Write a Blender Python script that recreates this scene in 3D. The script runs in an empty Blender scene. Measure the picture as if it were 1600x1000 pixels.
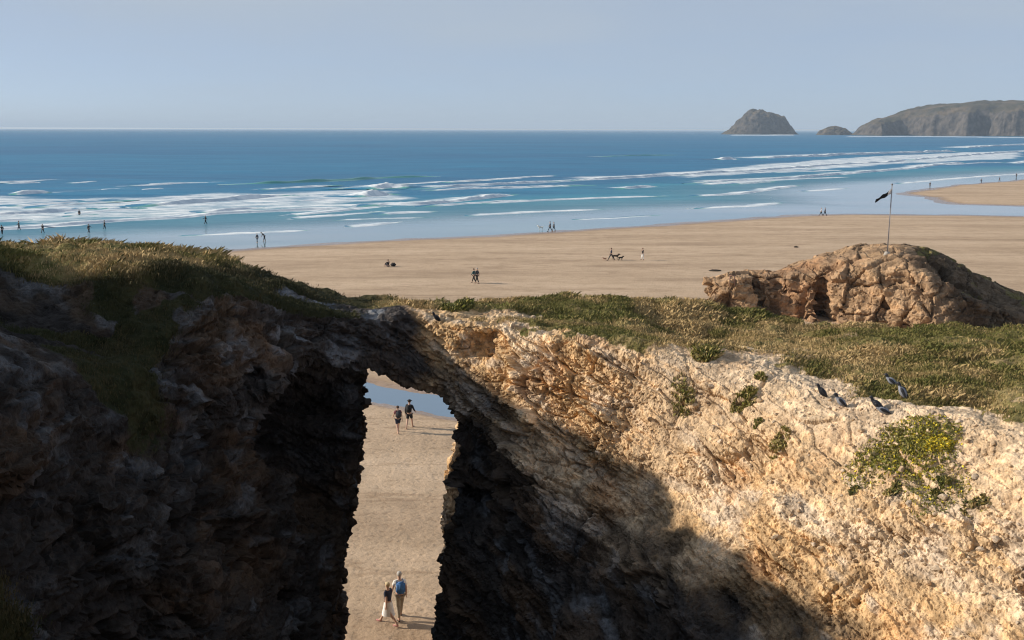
import bpy, bmesh, math, random
import numpy as np
from mathutils import Vector, Matrix
from mathutils.bvhtree import BVHTree

random.seed(7)
rng = np.random.default_rng(7)
sc = bpy.context.scene
col = sc.collection

# ------------------------------------------------------------------ camera
FPX = 1778.0            # focal length in pixels of the 1600 px wide photograph
CAM_H = 18.0
PITCH = math.atan(297.5 / FPX)
ROLL = math.radians(0.13)
cam_d = bpy.data.cameras.new('camera')
cam_d.sensor_width = 36.0
cam_d.lens = FPX / 1600 * 36.0
cam_d.clip_start = 0.1
cam_d.clip_end = 200000
cam = bpy.data.objects.new('camera', cam_d)
col.objects.link(cam)
cam.location = (0, 0, CAM_H)
cam.rotation_euler = (Matrix.Rotation(math.pi / 2 - PITCH, 4, 'X') @ Matrix.Rotation(ROLL, 4, 'Z')).to_euler()
sc.camera = cam

# ------------------------------------------------------------------ light
SUN_EL = math.radians(23.0)
SUN_AHEAD = math.radians(8.0)        # the sun stands left of the view and a little ahead of it
SUN = Vector((-math.cos(SUN_EL) * math.cos(SUN_AHEAD), math.cos(SUN_EL) * math.sin(SUN_AHEAD), math.sin(SUN_EL)))
world = bpy.data.worlds.new('World')
sc.world = world
world.use_nodes = True
wn = world.node_tree
bg = wn.nodes['Background']
sky = wn.nodes.new('ShaderNodeTexSky')
sky.sky_type = 'NISHITA'
sky.sun_disc = False
sky.sun_elevation = SUN_EL
sky.sun_rotation = math.atan2(SUN.x, SUN.y)
sky.altitude = 0
sky.air_density = 0.4
sky.dust_density = 0.5
sky.ozone_density = 3.0
# a thin high veil over the whole sky
wtc = wn.nodes.new('ShaderNodeTexCoord')
wmp = wn.nodes.new('ShaderNodeMapping')
wmp.inputs['Scale'].default_value = (1, 1, 5)
wno = wn.nodes.new('ShaderNodeTexNoise')
wno.inputs['Scale'].default_value = 1.7
wno.inputs['Detail'].default_value = 5
wmr = wn.nodes.new('ShaderNodeMapRange')
wmr.inputs['From Min'].default_value, wmr.inputs['From Max'].default_value = .3, .7
wmr.inputs['To Min'].default_value, wmr.inputs['To Max'].default_value = .40, .90
wmx = wn.nodes.new('ShaderNodeMix')
wmx.data_type = 'RGBA'
wmx.inputs[7].default_value = (3.10, 3.56, 4.08, 1)
wn.links.new(wtc.outputs['Generated'], wmp.inputs[0])
wn.links.new(wmp.outputs[0], wno.inputs['Vector'])
wn.links.new(wno.outputs[0], wmr.inputs['Value'])
wn.links.new(wmr.outputs[0], wmx.inputs[0])
wn.links.new(sky.outputs[0], wmx.inputs[6])
wn.links.new(wmx.outputs[2], bg.inputs[0])
bg.inputs[1].default_value = 0.126
sun_d = bpy.data.lights.new('sun', 'SUN')
sun_d.energy = 5.0
sun_d.angle = math.radians(0.5)
sun_d.color = (1.0, 0.89, 0.75)
sun_o = bpy.data.objects.new('sun', sun_d)
col.objects.link(sun_o)
sun_o.rotation_euler = SUN.to_track_quat('Z', 'Y').to_euler()
sun_o.location = (-60, 10, 60)
sc.view_settings.view_transform = 'Standard'
sc.view_settings.look = 'None'
sc.view_settings.gamma = 1.0
sc.view_settings.exposure = 0.25
sc.cycles.max_bounces = 6
sc.cycles.volume_bounces = 0
sc.cycles.filter_width = 1.15

# ------------------------------------------------------------------ helpers
cp, sp = math.cos(PITCH), math.sin(PITCH)
cr, sr = math.cos(ROLL), math.sin(ROLL)

def ray(u, v):
    """direction in the world of a pixel of the 1600x1000 photograph"""
    xc, yc = (u - 800) / FPX, (500 - v) / FPX
    xr, yr = xc * cr - yc * sr, xc * sr + yc * cr
    return np.array([xr, cp + yr * sp, yr * cp - sp])

def on_z(u, v, z=0.0):
    d = ray(u, v)
    t = (z - CAM_H) / d[2]
    return np.array([d[0] * t, d[1] * t, z])

def on_y(u, v, y):
    d = ray(u, v)
    t = y / d[1]
    return np.array([d[0] * t, y, CAM_H + d[2] * t])

def project(P):
    P = np.asarray(P, float)
    x, y, z = P[:, 0], P[:, 1], P[:, 2] - CAM_H
    dep = y * cp - z * sp
    up = y * sp + z * cp
    xr, yr = x / np.maximum(dep, .01) * FPX, up / np.maximum(dep, .01) * FPX
    xc, yc = xr * cr + yr * sr, -xr * sr + yr * cr
    return 800 + xc, 500 - yc, dep

def sstep(a, b, x):
    t = np.clip((x - a) / (b - a), 0, 1)
    return t * t * (3 - 2 * t)

def _hash(ix, iy, iz, k=0):
    h = (ix.astype(np.uint32) * np.uint32(374761393) + iy.astype(np.uint32) * np.uint32(668265263)
         + iz.astype(np.uint32) * np.uint32(2147483647 - 5) * np.uint32(3) + np.uint32((k * 974634777) & 0xffffffff))
    h = (h ^ (h >> np.uint32(13))) * np.uint32(1274126177)
    h = (h ^ (h >> np.uint32(15))) * np.uint32(2246822519)
    return h ^ (h >> np.uint32(16))

def _rnd(ix, iy, iz, k=0):
    return _hash(ix, iy, iz, k).astype(np.float32) * np.float32(1 / 4294967295.0)

def vnoise(P, scale=1.0, k=0):
    """smooth value noise, about -1..1"""
    Q = np.asarray(P, np.float32) * np.float32(scale) + np.float32(1000.37 + k * 7.13)
    I = np.floor(Q).astype(np.int32)
    f = Q - I
    w = f * f * f * (f * (f * 6 - 15) + 10)
    out = np.zeros(len(Q), np.float32)
    for dx in (0, 1):
        wx = w[:, 0] if dx else 1 - w[:, 0]
        for dy in (0, 1):
            wy = w[:, 1] if dy else 1 - w[:, 1]
            for dz in (0, 1):
                wz = w[:, 2] if dz else 1 - w[:, 2]
                out += wx * wy * wz * _rnd(I[:, 0] + dx, I[:, 1] + dy, I[:, 2] + dz, k)
    return out * 2 - 1

def fbm(P, scale, octs=3, k=0, gain=.5):
    o, a, s = 0, 1.0, 0
    for i in range(octs):
        o = o + a * vnoise(P, scale * 2.03 ** i, k + i * 11)
        s += a
        a *= gain
    return o / s * 1.6

def worley(P, scale, k=0):
    """nearest cell: distance, gap to the second, random value of the cell, random tilt across the cell"""
    Q = np.asarray(P, np.float32) * np.float32(scale) + np.float32(500.21 + 3.7 * k)
    I = np.floor(Q).astype(np.int32)
    f1 = np.full(len(Q), 9., np.float32)
    f2 = f1.copy()
    val = np.zeros(len(Q), np.float32)
    til = np.zeros(len(Q), np.float32)
    for dx in (-1, 0, 1):
        for dy in (-1, 0, 1):
            for dz in (-1, 0, 1):
                J0, J1, J2 = I[:, 0] + dx, I[:, 1] + dy, I[:, 2] + dz
                r0, r1, r2 = _rnd(J0, J1, J2, k), _rnd(J0, J1, J2, k + 1), _rnd(J0, J1, J2, k + 2)
                vx, vy, vz = J0 + r0 - Q[:, 0], J1 + r1 - Q[:, 1], J2 + r2 - Q[:, 2]
                d = vx * vx + vy * vy + vz * vz
                m = d < f1
                f2 = np.where(m, f1, np.minimum(f2, d))
                f1 = np.where(m, d, f1)
                rr = _rnd(J0, J1, J2, k + 3)
                val = np.where(m, rr, val)
                til = np.where(m, vx * (r1 - .5) + vy * (r2 - .5) + vz * (rr - .5), til)
    f1, f2 = np.sqrt(f1), np.sqrt(f2)
    return f1, f2 - f1, val, til

def seg_dist(px, py, ax, ay, bx, by):
    dx, dy = bx - ax, by - ay
    t = np.clip(((px - ax) * dx + (py - ay) * dy) / (dx * dx + dy * dy + 1e-12), 0, 1)
    return np.hypot(px - ax - t * dx, py - ay - t * dy), t

def poly_sd(px, py, poly):
    """signed distance to a closed polygon, negative inside"""
    d = np.full(px.shape, 1e9)
    ins = np.zeros(px.shape, bool)
    n = len(poly)
    for i in range(n):
        ax, ay = poly[i]
        bx, by = poly[(i + 1) % n]
        e, _ = seg_dist(px, py, ax, ay, bx, by)
        d = np.minimum(d, e)
        c = ((ay > py) != (by > py)) & (px < (bx - ax) * (py - ay) / (by - ay + 1e-12) + ax)
        ins ^= c
    return np.where(ins, -d, d)

def smax(a, b, k):
    h = np.clip(.5 + .5 * (a - b) / k, 0, 1)
    return b + (a - b) * h + k * h * (1 - h)

class RBF:
    def __init__(self, pts, lam=.02):
        P = np.array(pts, float)
        self.c = P[:, :2]
        n = len(P)
        A = np.zeros((n + 3, n + 3))
        r = np.hypot(*(self.c[:, None] - self.c[None]).transpose(2, 0, 1))
        A[:n, :n] = self.k(r) + lam * np.eye(n)
        A[:n, n] = 1
        A[:n, n + 1:] = self.c
        A[n:, :n] = A[:n, n:].T
        b = np.zeros(n + 3)
        b[:n] = P[:, 2]
        self.w = np.linalg.solve(A, b)
    def k(self, r):
        return r                                # linear kernel: no overshoot
    def __call__(self, x, y):
        s = self.w[-3] + self.w[-2] * x + self.w[-1] * y
        for (cx, cy), w in zip(self.c, self.w):
            s = s + w * self.k(np.sqrt((x - cx) ** 2 + (y - cy) ** 2 + .25))
        return s

def surface_nets(F, org, h):
    """F negative inside; returns vertices and quads"""
    nx, ny, nz = F.shape
    S = F < 0
    cnt = np.zeros((nx - 1, ny - 1, nz - 1), np.int8)
    for a in (0, 1):
        for b in (0, 1):
            for c in (0, 1):
                cnt += S[a:nx - 1 + a, b:ny - 1 + b, c:nz - 1 + c]
    I, J, K = np.nonzero((cnt > 0) & (cnt < 8))
    idx = np.full(cnt.shape, -1, np.int32)
    idx[I, J, K] = np.arange(len(I))
    acc = np.zeros((len(I), 3))
    num = np.zeros(len(I))
    corner = [(a, b, c) for a in (0, 1) for b in (0, 1) for c in (0, 1)]
    V = {q: F[I + q[0], J + q[1], K + q[2]] for q in corner}
    for q in corner:
        for ax in range(3):
            if q[ax] == 0:
                q2 = list(q)
                q2[ax] = 1
                f0, f1 = V[q], V[tuple(q2)]
                m = (f0 < 0) != (f1 < 0)
                t = np.where(m, f0 / np.where(m, f0 - f1, 1), 0)
                p = np.array(q, float)[None].repeat(len(I), 0)
                p[:, ax] = t
                acc += np.where(m[:, None], p, 0)
                num += m
    P = np.stack([I, J, K], 1) + acc / num[:, None]
    P = np.array(org) + P * h
    quads = []
    for ax in range(3):
        sl0 = [slice(None)] * 3
        sl1 = [slice(None)] * 3
        sl0[ax] = slice(0, -1)
        sl1[ax] = slice(1, None)
        A, B = S[tuple(sl0)], S[tuple(sl1)]
        e = np.stack(np.nonzero(A != B), 1)
        o1, o2 = (ax + 1) % 3, (ax + 2) % 3
        ok = (e[:, o1] > 0) & (e[:, o2] > 0) & (e[:, o1] < F.shape[o1] - 1) & (e[:, o2] < F.shape[o2] - 1)
        e = e[ok]
        def g(d1, d2):
            q = e.copy()
            q[:, o1] += d1
            q[:, o2] += d2
            return idx[q[:, 0], q[:, 1], q[:, 2]]
        Q = np.stack([g(-1, -1), g(0, -1), g(0, 0), g(-1, 0)], 1)
        ins = A[e[:, 0], e[:, 1], e[:, 2]]
        Q[~ins] = Q[~ins][:, ::-1]
        quads.append(Q)
    Q = np.concatenate(quads)
    return P, Q[(Q >= 0).all(1)]

def refine(P, Q, level):
    """subdivide each quad level[i] x level[i], sharing vertices"""
    Vs, Qs, base = [], [], 0
    for n in np.unique(level):
        q = Q[level == n]
        t = np.linspace(0, 1, n + 1)
        a, b = np.meshgrid(t, t, indexing='ij')
        a, b = a.ravel(), b.ravel()
        c = [P[q[:, i]] for i in range(4)]
        X = (c[0][:, None] * ((1 - a) * (1 - b))[None, :, None] + c[1][:, None] * (a * (1 - b))[None, :, None]
             + c[2][:, None] * (a * b)[None, :, None] + c[3][:, None] * ((1 - a) * b)[None, :, None])
        m = (n + 1) ** 2
        Vs.append(X.reshape(-1, 3))
        i, j = np.meshgrid(np.arange(n), np.arange(n), indexing='ij')
        i, j = i.ravel(), j.ravel()
        loc = np.stack([i * (n + 1) + j, (i + 1) * (n + 1) + j, (i + 1) * (n + 1) + j + 1, i * (n + 1) + j + 1], 1)
        Qs.append((base + np.arange(len(q))[:, None, None] * m + loc[None]).reshape(-1, 4))
        base += len(q) * m
    V, Qn = np.concatenate(Vs), np.concatenate(Qs)
    key = np.round(V * 4000).astype(np.int64)
    key = (key[:, 0] + 2 ** 20) * 2 ** 42 + (key[:, 1] + 2 ** 20) * 2 ** 21 + (key[:, 2] + 2 ** 20)
    _, first, inv = np.unique(key, return_index=True, return_inverse=True)
    return V[first], inv[Qn]

def vert_normals(V, Q):
    n = np.cross(V[Q[:, 2]] - V[Q[:, 0]], V[Q[:, 3]] - V[Q[:, 1]])
    N = np.stack([np.bincount(Q.ravel(), np.repeat(n[:, i], 4), len(V)) for i in range(3)], 1)
    return N / (np.linalg.norm(N, axis=1, keepdims=True) + 1e-12)

def smooth_mesh(V, Q, it, lam=.5):
    A, B = Q.ravel(), np.roll(Q, -1, 1).ravel()
    deg = np.bincount(A, minlength=len(V))
    cntA = np.bincount(A, minlength=len(V)) + np.bincount(B, minlength=len(V))
    free = deg >= 4
    for _ in range(it):
        S = np.stack([np.bincount(A, V[B, i], len(V)) + np.bincount(B, V[A, i], len(V)) for i in range(3)], 1)
        V = np.where(free[:, None], V + lam * (S / cntA[:, None] - V), V)
    return V

def mesh_np(name, V, F, smooth=True):
    me = bpy.data.meshes.new(name)
    V = np.asarray(V, np.float32)
    F = np.asarray(F, np.int32)
    k = F.shape[1]
    me.vertices.add(len(V))
    me.vertices.foreach_set('co', V.ravel())
    me.loops.add(F.size)
    me.loops.foreach_set('vertex_index', F.ravel())
    me.polygons.add(len(F))
    me.polygons.foreach_set('loop_start', np.arange(0, F.size, k, dtype=np.int32))
    me.update(calc_edges=True)
    me.polygons.foreach_set('use_smooth', np.full(len(F), smooth))
    me.validate()
    return me

def attr_f(me, name, vals):
    a = me.attributes.new(name, 'FLOAT', 'POINT')
    a.data.foreach_set('value', np.asarray(vals, np.float32))

def attr_c(me, name, vals):
    a = me.attributes.new(name, 'FLOAT_COLOR', 'POINT')
    v = np.ones((len(vals), 4), np.float32)
    v[:, :3] = vals
    a.data.foreach_set('color', v.ravel())

def link(name, me, mat=None, parent=None, loc=None):
    o = bpy.data.objects.new(name, me)
    col.objects.link(o)
    if mat is not None and me is not None and len(me.materials) == 0:
        me.materials.append(mat)
    if parent is not None:
        o.parent = parent
    if loc is not None:
        o.location = loc
    return o

def empty(name, loc, rz=0.0):
    o = bpy.data.objects.new(name, None)
    col.objects.link(o)
    o.empty_display_size = .1
    o.location = loc
    o.rotation_euler = (0, 0, rz)
    return o

def tag(o, label, cat, group=None):
    o['label'] = label
    o['category'] = cat
    if group:
        o['group'] = group
    return o

def kind(o, k):
    o['kind'] = k
    return o

# ------------------------------------------------------------------ materials
def new_mat(name):
    m = bpy.data.materials.new(name)
    m.use_nodes = True
    nt = m.node_tree
    return m, nt, nt.nodes['Principled BSDF']

def nd(nt, typ, **kw):
    n = nt.nodes.new(typ)
    for k, v in kw.items():
        if k.startswith('i_'):
            n.inputs[k[2:]].default_value = v
        else:
            setattr(n, k, v)
    return n

def noise(nt, vec, scale, detail=4, rough=.55):
    n = nd(nt, 'ShaderNodeTexNoise')
    n.inputs['Scale'].default_value = scale
    n.inputs['Detail'].default_value = detail
    n.inputs['Roughness'].default_value = rough
    nt.links.new(vec, n.inputs['Vector'])
    return n.outputs[0]

def ramp(nt, fac, stops):
    r = nd(nt, 'ShaderNodeValToRGB')
    e = r.color_ramp.elements
    while len(e) < len(stops):
        e.new(.5)
    for i, (p, c) in enumerate(stops):
        e[i].position = p
        e[i].color = (*c, 1) if len(c) == 3 else c
    nt.links.new(fac, r.inputs[0])
    return r.outputs[0]

def mix(nt, fac, a, b, mode='MIX'):
    m = nd(nt, 'ShaderNodeMix', data_type='RGBA', blend_type=mode)
    for s, v in ((0, fac), (6, a), (7, b)):
        if isinstance(v, (int, float)):
            m.inputs[s].default_value = v
        elif isinstance(v, tuple):
            m.inputs[s].default_value = (*v, 1) if len(v) == 3 else v
        else:
            nt.links.new(v, m.inputs[s])
    return m.outputs[2]

def math_n(nt, op, a, b=None, clamp=False):
    m = nd(nt, 'ShaderNodeMath', operation=op, use_clamp=clamp)
    for i, v in enumerate((a, b)):
        if v is None:
            continue
        if isinstance(v, (int, float)):
            m.inputs[i].default_value = v
        else:
            nt.links.new(v, m.inputs[i])
    return m.outputs[0]

def maprange(nt, v, a, b, c=0., d=1., smooth=True):
    m = nd(nt, 'ShaderNodeMapRange')
    m.interpolation_type = 'SMOOTHSTEP' if smooth else 'LINEAR'
    m.inputs['From Min'].default_value = a
    m.inputs['From Max'].default_value = b
    m.inputs['To Min'].default_value = c
    m.inputs['To Max'].default_value = d
    nt.links.new(v, m.inputs['Value'])
    return m.outputs[0]

def bump(nt, h, strength, dist, prev=None):
    b = nd(nt, 'ShaderNodeBump')
    b.inputs['Strength'].default_value = strength
    b.inputs['Distance'].default_value = dist
    nt.links.new(h, b.inputs['Height'])
    if prev is not None:
        nt.links.new(prev, b.inputs['Normal'])
    return b.outputs[0]

def gpos(nt):
    return nd(nt, 'ShaderNodeNewGeometry').outputs['Position']

def attr(nt, name, out='Fac'):
    a = nd(nt, 'ShaderNodeAttribute', attribute_name=name)
    return a.outputs[out]

_plain = {}
def plain(name, c, rough=.8, var=.12, scale=30., spec=.3):
    """cloth, skin, metal and so on: one colour with a little uneven grain"""
    if name in _plain:
        return _plain[name]
    m, nt, b = new_mat(name)
    oc = nd(nt, 'ShaderNodeTexCoord').outputs['Object']
    n = noise(nt, oc, scale, 3)
    lo, hi = tuple(x * (1 - var * 2) for x in c), tuple(min(1, x * (1 + var * 2)) for x in c)
    cc = ramp(nt, n, [(.3, lo), (.7, hi)])
    nt.links.new(cc, b.inputs['Base Color'])
    b.inputs['Roughness'].default_value = rough
    b.inputs['Specular IOR Level'].default_value = spec
    _plain[name] = m
    return m

def rock_material(name, fine=1.0):
    m, nt, b = new_mat(name)
    p = gpos(nt)
    tint = attr(nt, 'tint', 'Color')
    veg = attr(nt, 'veg')
    n1 = noise(nt, p, 2.1 * fine, 6, .62)
    n2 = noise(nt, p, 9.0 * fine, 5, .65)
    n3 = noise(nt, p, 38.0 * fine, 3, .6)
    v1 = ramp(nt, n1, [(.30, (.55, .52, .50)), (.52, (1, 1, 1)), (.72, (1.28, 1.2, 1.08))])
    v2 = ramp(nt, n2, [(.30, (.60, .55, .50)), (.5, (1, 1, 1)), (.75, (1.22, 1.2, 1.16))])
    v3 = ramp(nt, n3, [(.32, (.72, .69, .66)), (.5, (1, 1, 1)), (.72, (1.15, 1.15, 1.15))])
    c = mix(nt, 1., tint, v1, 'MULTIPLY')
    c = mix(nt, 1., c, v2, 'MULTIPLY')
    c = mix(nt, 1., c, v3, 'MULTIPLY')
    # turf, where the ground carries it
    g1 = noise(nt, p, 1.3 * fine, 5, .6)
    turf = ramp(nt, g1, [(.32, (.08, .085, .025)), (.5, (.17, .145, .055)), (.68, (.30, .225, .11))])
    turf = mix(nt, attr(nt, 'shade_veg'), turf, ramp(nt, g1, [(.35, (.016, .020, .008)), (.65, (.045, .042, .018))]))  # painted shade: near-black turf on the left hill's flanks
    turf = mix(nt, 1., turf, v2, 'MULTIPLY')
    vg = math_n(nt, 'ADD', veg, math_n(nt, 'MULTIPLY', math_n(nt, 'SUBTRACT', n2, .5), .9))
    c = mix(nt, maprange(nt, vg, .40, .60), c, turf)
    nt.links.new(c, b.inputs['Base Color'])
    b.inputs['Roughness'].default_value = .95
    b.inputs['Specular IOR Level'].default_value = .12
    bn = bump(nt, n2, .55, .06 / fine)
    bn = bump(nt, n3, .6, .018 / fine, bn)
    nt.links.new(bn, b.inputs['Normal'])
    return m

M_ROCK = rock_material('cliff_rock')
M_OUTCROP = rock_material('outcrop_rock', .45)

# ------------------------------------------------------------------ shore layout (world metres, water level z = 0)
shore_px = [(-900, 470), (-300, 440), (0, 415), (250, 397), (380, 388), (500, 380), (640, 372), (760, 368), (860, 362), (1000, 352),
            (1130, 343), (1230, 336.5), (1320, 334), (1400, 334.5), (1500, 335.5), (1600, 337), (1750, 338), (2100, 340)]
SHORE = [tuple(on_z(u, v)[:2]) for u, v in shore_px]
LAND = SHORE + [(900, 245), (900, -300), (-900, -300), (-900, SHORE[0][1])]
bar_px = [(1402, 302), (1425, 297.5), (1460, 292.5), (1500, 288.5), (1550, 284), (1600, 280), (1750, 272), (2300, 262), (2300, 326), (1700, 324),
          (1600, 323), (1530, 321.5), (1480, 319.5), (1447, 315), (1428, 308)]
BAR = [tuple(on_z(u, v)[:2]) for u, v in bar_px]
# the stream that crosses the sand beyond the arch
st_up = [(-160, 108), (-80, 102), (-40, 95)] + [tuple(on_z(u, v)[:2]) for u, v in ((470, 585), (560, 602), (640, 618), (720, 632))] + [(4, 72), (16, 66), (40, 55), (70, 48)]
st_lo = [(-160, 96), (-80, 90), (-40, 82)] + [tuple(on_z(u, v)[:2]) for u, v in ((470, 619), (560, 638), (640, 650), (720, 667))] + [(4, 62.5), (16, 56), (40, 44), (70, 38)]
STREAM = st_up + st_lo[::-1]

def land_sd(x, y):
    P = np.stack([x, y, 0 * x], -1).reshape(-1, 3)
    wob = (fbm(P, 1 / 22., 3, 5) * 2.0).reshape(x.shape)
    a = poly_sd(x, y, LAND) + wob * .7
    b = poly_sd(x, y, BAR) + wob * 1.6
    s = poly_sd(x, y, STREAM) + (fbm(P, 1 / 5., 2, 9) * .35).reshape(x.shape)
    return a, b, s

def sand_z(x, y):
    x, y = np.asarray(x, float), np.asarray(y, float)
    a, b, s = land_sd(x, y)
    za = np.where(a < 0, np.minimum(-a * .012, .55), np.maximum(-a * .02, -3))
    zb = np.where(b < 0, np.minimum(-b * .02, .25), np.maximum(-b * .02, -3))
    z = np.maximum(za, zb)
    z = z - .22 * sstep(1.2, -1.2, s)
    return z

def wide_grid(rows_y, uu):
    """sheet whose cells grow with distance"""
    Y = np.array(rows_y)
    X = (np.array(uu)[None] - 800) / FPX * np.maximum(Y, 30.)[:, None]
    Yg = np.repeat(Y[:, None], len(uu), 1)
    n, m = X.shape
    i, j = np.meshgrid(np.arange(n - 1), np.arange(m - 1), indexing='ij')
    Fq = np.stack([i * m + j, i * m + j + 1, (i + 1) * m + j + 1, (i + 1) * m + j], -1).reshape(-1, 4)
    return X, Yg, Fq

# ------------------------------------------------------------------ beach
rows = list(np.linspace(-60, 36, 14)) + list(np.arange(37.5, 62, .45)) + list(np.arange(62, 92, .6)) + list(np.arange(92, 130, 1.2))
y = 130.
while y < 900:
    rows.append(y)
    y += max(.9, (y * y) / (18 * FPX) * .9)
uu = np.concatenate([np.linspace(-9000, -700, 30), np.arange(-650, 500, 12), np.arange(500, 740, 5), np.arange(740, 2300, 10), np.linspace(2350, 11000, 30)])
X, Y, Fq = wide_grid(rows, uu)
Z = sand_z(X, Y)
Pb = np.stack([X, Y, Z], -1).reshape(-1, 3)
flat = np.stack([X, Y, 0 * X], -1).reshape(-1, 3)
a_, b_, s_ = land_sd(X, Y)
dryness = np.minimum(np.minimum(a_, b_), 1e9)
# low undulations and a trampled surface close by
near = np.clip(1 - (flat[:, 1] - 60) / 60, 0, 1)
Pb[:, 2] += fbm(flat, 1 / 6., 2, 3) * .02 + near * fbm(flat, 1.1, 3, 4, .7) * .028
me = mesh_np('beach', Pb, Fq)
stream_wet = sstep(2.2, .3, s_.ravel())
attr_f(me, 'wet', np.maximum(sstep(-14, 1, dryness.ravel()), stream_wet * .8))
m, nt, b = new_mat('sand')
p = gpos(nt)
wet = attr(nt, 'wet')
mp = nd(nt, 'ShaderNodeMapping')
mp.inputs['Rotation'].default_value = (0, 0, math.radians(-34))
mp.inputs['Scale'].default_value = (.035, .16, 1)
nt.links.new(p, mp.inputs[0])
nA = noise(nt, mp.outputs[0], 1.0, 6, .6)
nB = noise(nt, p, .55, 5, .6)
nC = noise(nt, p, 3.4, 4, .65)
nD = noise(nt, p, 26., 3, .6)
c = ramp(nt, nA, [(.30, (.385, .275, .18)), (.5, (.51, .375, .252)), (.7, (.59, .445, .31))])
c = mix(nt, 1., c, ramp(nt, nB, [(.3, (.86, .85, .83)), (.6, (1, 1, 1))]), 'MULTIPLY')
c = mix(nt, 1., c, ramp(nt, nC, [(.34, (.74, .72, .69)), (.46, (1, 1, 1))]), 'MULTIPLY')
c = mix(nt, 1., c, ramp(nt, nD, [(.3, (.88, .87, .86)), (.6, (1, 1, 1))]), 'MULTIPLY')
tl = noise(nt, mp.outputs[0], .55, 5, .62)
c = mix(nt, 1., c, ramp(nt, tl, [(.468, (1, 1, 1)), (.482, (.76, .73, .70)), (.496, (1, 1, 1)), (.56, (1, 1, 1)), (.566, (.84, .82, .80)), (.573, (1, 1, 1))]), 'MULTIPLY')
wetn = maprange(nt, math_n(nt, 'ADD', wet, math_n(nt, 'MULTIPLY', math_n(nt, 'SUBTRACT', nA, .5), .5)), .45, .95)
c = mix(nt, wetn, c, mix(nt, 1., c, (.62, .56, .54), 'MULTIPLY'))
nt.links.new(c, b.inputs['Base Color'])
nt.links.new(maprange(nt, wetn, 0, 1, .95, .16), b.inputs['Roughness'])
b.inputs['Specular IOR Level'].default_value = .3
vor = nd(nt, 'ShaderNodeTexVoronoi')
vor.inputs['Scale'].default_value = 1.7
nt.links.new(p, vor.inputs['Vector'])
dim = maprange(nt, vor.outputs['Distance'], .05, .30)
bn = bump(nt, nC, 1., .06)
bn = bump(nt, dim, .35, .05, bn)
bn = bump(nt, nD, .5, .012, bn)
nt.links.new(bn, b.inputs['Normal'])
kind(link('beach', me, m), 'structure')

# ------------------------------------------------------------------ sea
crest = lambda pts: [on_z(u, v)[:2] for u, v in pts]
# (crest line, wave height, foam 0..1 on its front, width of the foam trailing behind in metres, foam strength behind)
WAVES = [
    ([(6, 305), (30, 304.5), (60, 303), (96, 303)], 1.5, .75, 9, .5),
    ([(340, 288.5), (400, 287.5), (440, 286.5), (533, 282), (600, 278.5), (700, 275.5)], 1.0, .0, 2, .0),
    ([(196, 325), (270, 319), (350, 313.5), (420, 308), (474, 304.5)], 1.1, .8, 26, .75),
    ([(-60, 340), (0, 336), (60, 333), (120, 328.5), (168, 325)], 1.0, 1, 28, .75),
    ([(-120, 366), (0, 359), (60, 355), (130, 350), (200, 344.5), (280, 341), (330, 335), (420, 331), (533, 326.5), (600, 325)], .6, 1, 13, .85),
    ([(545, 325), (600, 320), (650, 320.5), (700, 316), (750, 311), (790, 306), (810, 303)], 1.0, .95, 16, .85),
    ([(575, 296), (600, 293), (625, 293), (642, 294)], 2.0, 1, 22, .9),
    ([(560, 309), (590, 304), (620, 303)], 1.8, 1, 26, .9),
    ([(640, 296), (700, 293), (790, 288), (860, 284.5), (890, 283)], .9, .9, 14, .8),
    ([(640, 299.5), (740, 296), (870, 291), (930, 289)], .8, .7, 10, .6),
    ([(880, 283), (960, 279), (1066, 273.5), (1180, 267), (1300, 258), (1385, 254), (1420, 251)], 1.0, 1, 30, .85),
    ([(960, 295.5), (1000, 293), (1034, 291)], .8, 1, 6, .7),
    ([(733, 319.5), (860, 313), (1000, 307.5), (1066, 306)], .45, .9, 5, .5),
    ([(700, 339), (830, 332), (970, 326)], .2, .9, 2.5, .5),
    ([(533, 356), (580, 352), (632, 346)], .2, .9, 2, .55),
    ([(1120, 249.5), (1138, 249), (1156, 249)], 1.6, 1, 22, .8),
    ([(1183, 248), (1250, 245.5), (1320, 242.5), (1400, 239.5), (1450, 238), (1497, 236.5)], 1.7, 1, 60, .85),
    ([(1066, 287), (1150, 282.5), (1233, 279), (1330, 271), (1420, 264), (1470, 257.5), (1505, 253.5)], .8, .95, 20, .7),
    ([(1066, 307.5), (1150, 304), (1200, 297), (1252, 289)], .45, .9, 6, .6),
    ([(1066, 327.5), (1130, 324), (1183, 322), (1228, 316)], .25, .9, 4, .7),
    ([(1240, 300), (1300, 296.5), (1330, 293)], .2, .9, 3, .6),
    ([(1394, 288), (1450, 283), (1520, 277), (1562, 274), (1640, 270)], .25, .95, 4, .7),
    ([(1508, 231.5), (1550, 228.5), (1600, 226.5), (1680, 223)], 1.5, 1, 60, .8),
    ([(1440, 259), (1490, 257), (1540, 255), (1580, 254)], .7, .8, 10, .5),
    ([(1420, 250.5), (1500, 244), (1560, 239), (1640, 235)], 1.0, .95, 40, .7),
    ([(1580, 256), (1610, 252), (1660, 247)], .6, .9, 12, .6),
    ([(500, 345), (600, 341.5), (700, 339.5)], .15, .6, 1.5, .35),
    ([(230, 371), (330, 367), (440, 362.5), (520, 357)], .15, .8, 1.5, .4),
    ([(860, 345), (960, 341), (1060, 334)], .12, .7, 1.5, .35),
    ([(-40, 349), (20, 345), (60, 343)], .5, .9, 8, .7),
    ([(300, 334), (380, 327), (430, 324)], .6, .9, 9, .7),
    ([(930, 245), (1000, 243.5), (1070, 242.5)], .9, .25, 14, .3),
]
_wr = random.Random(77)
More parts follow.
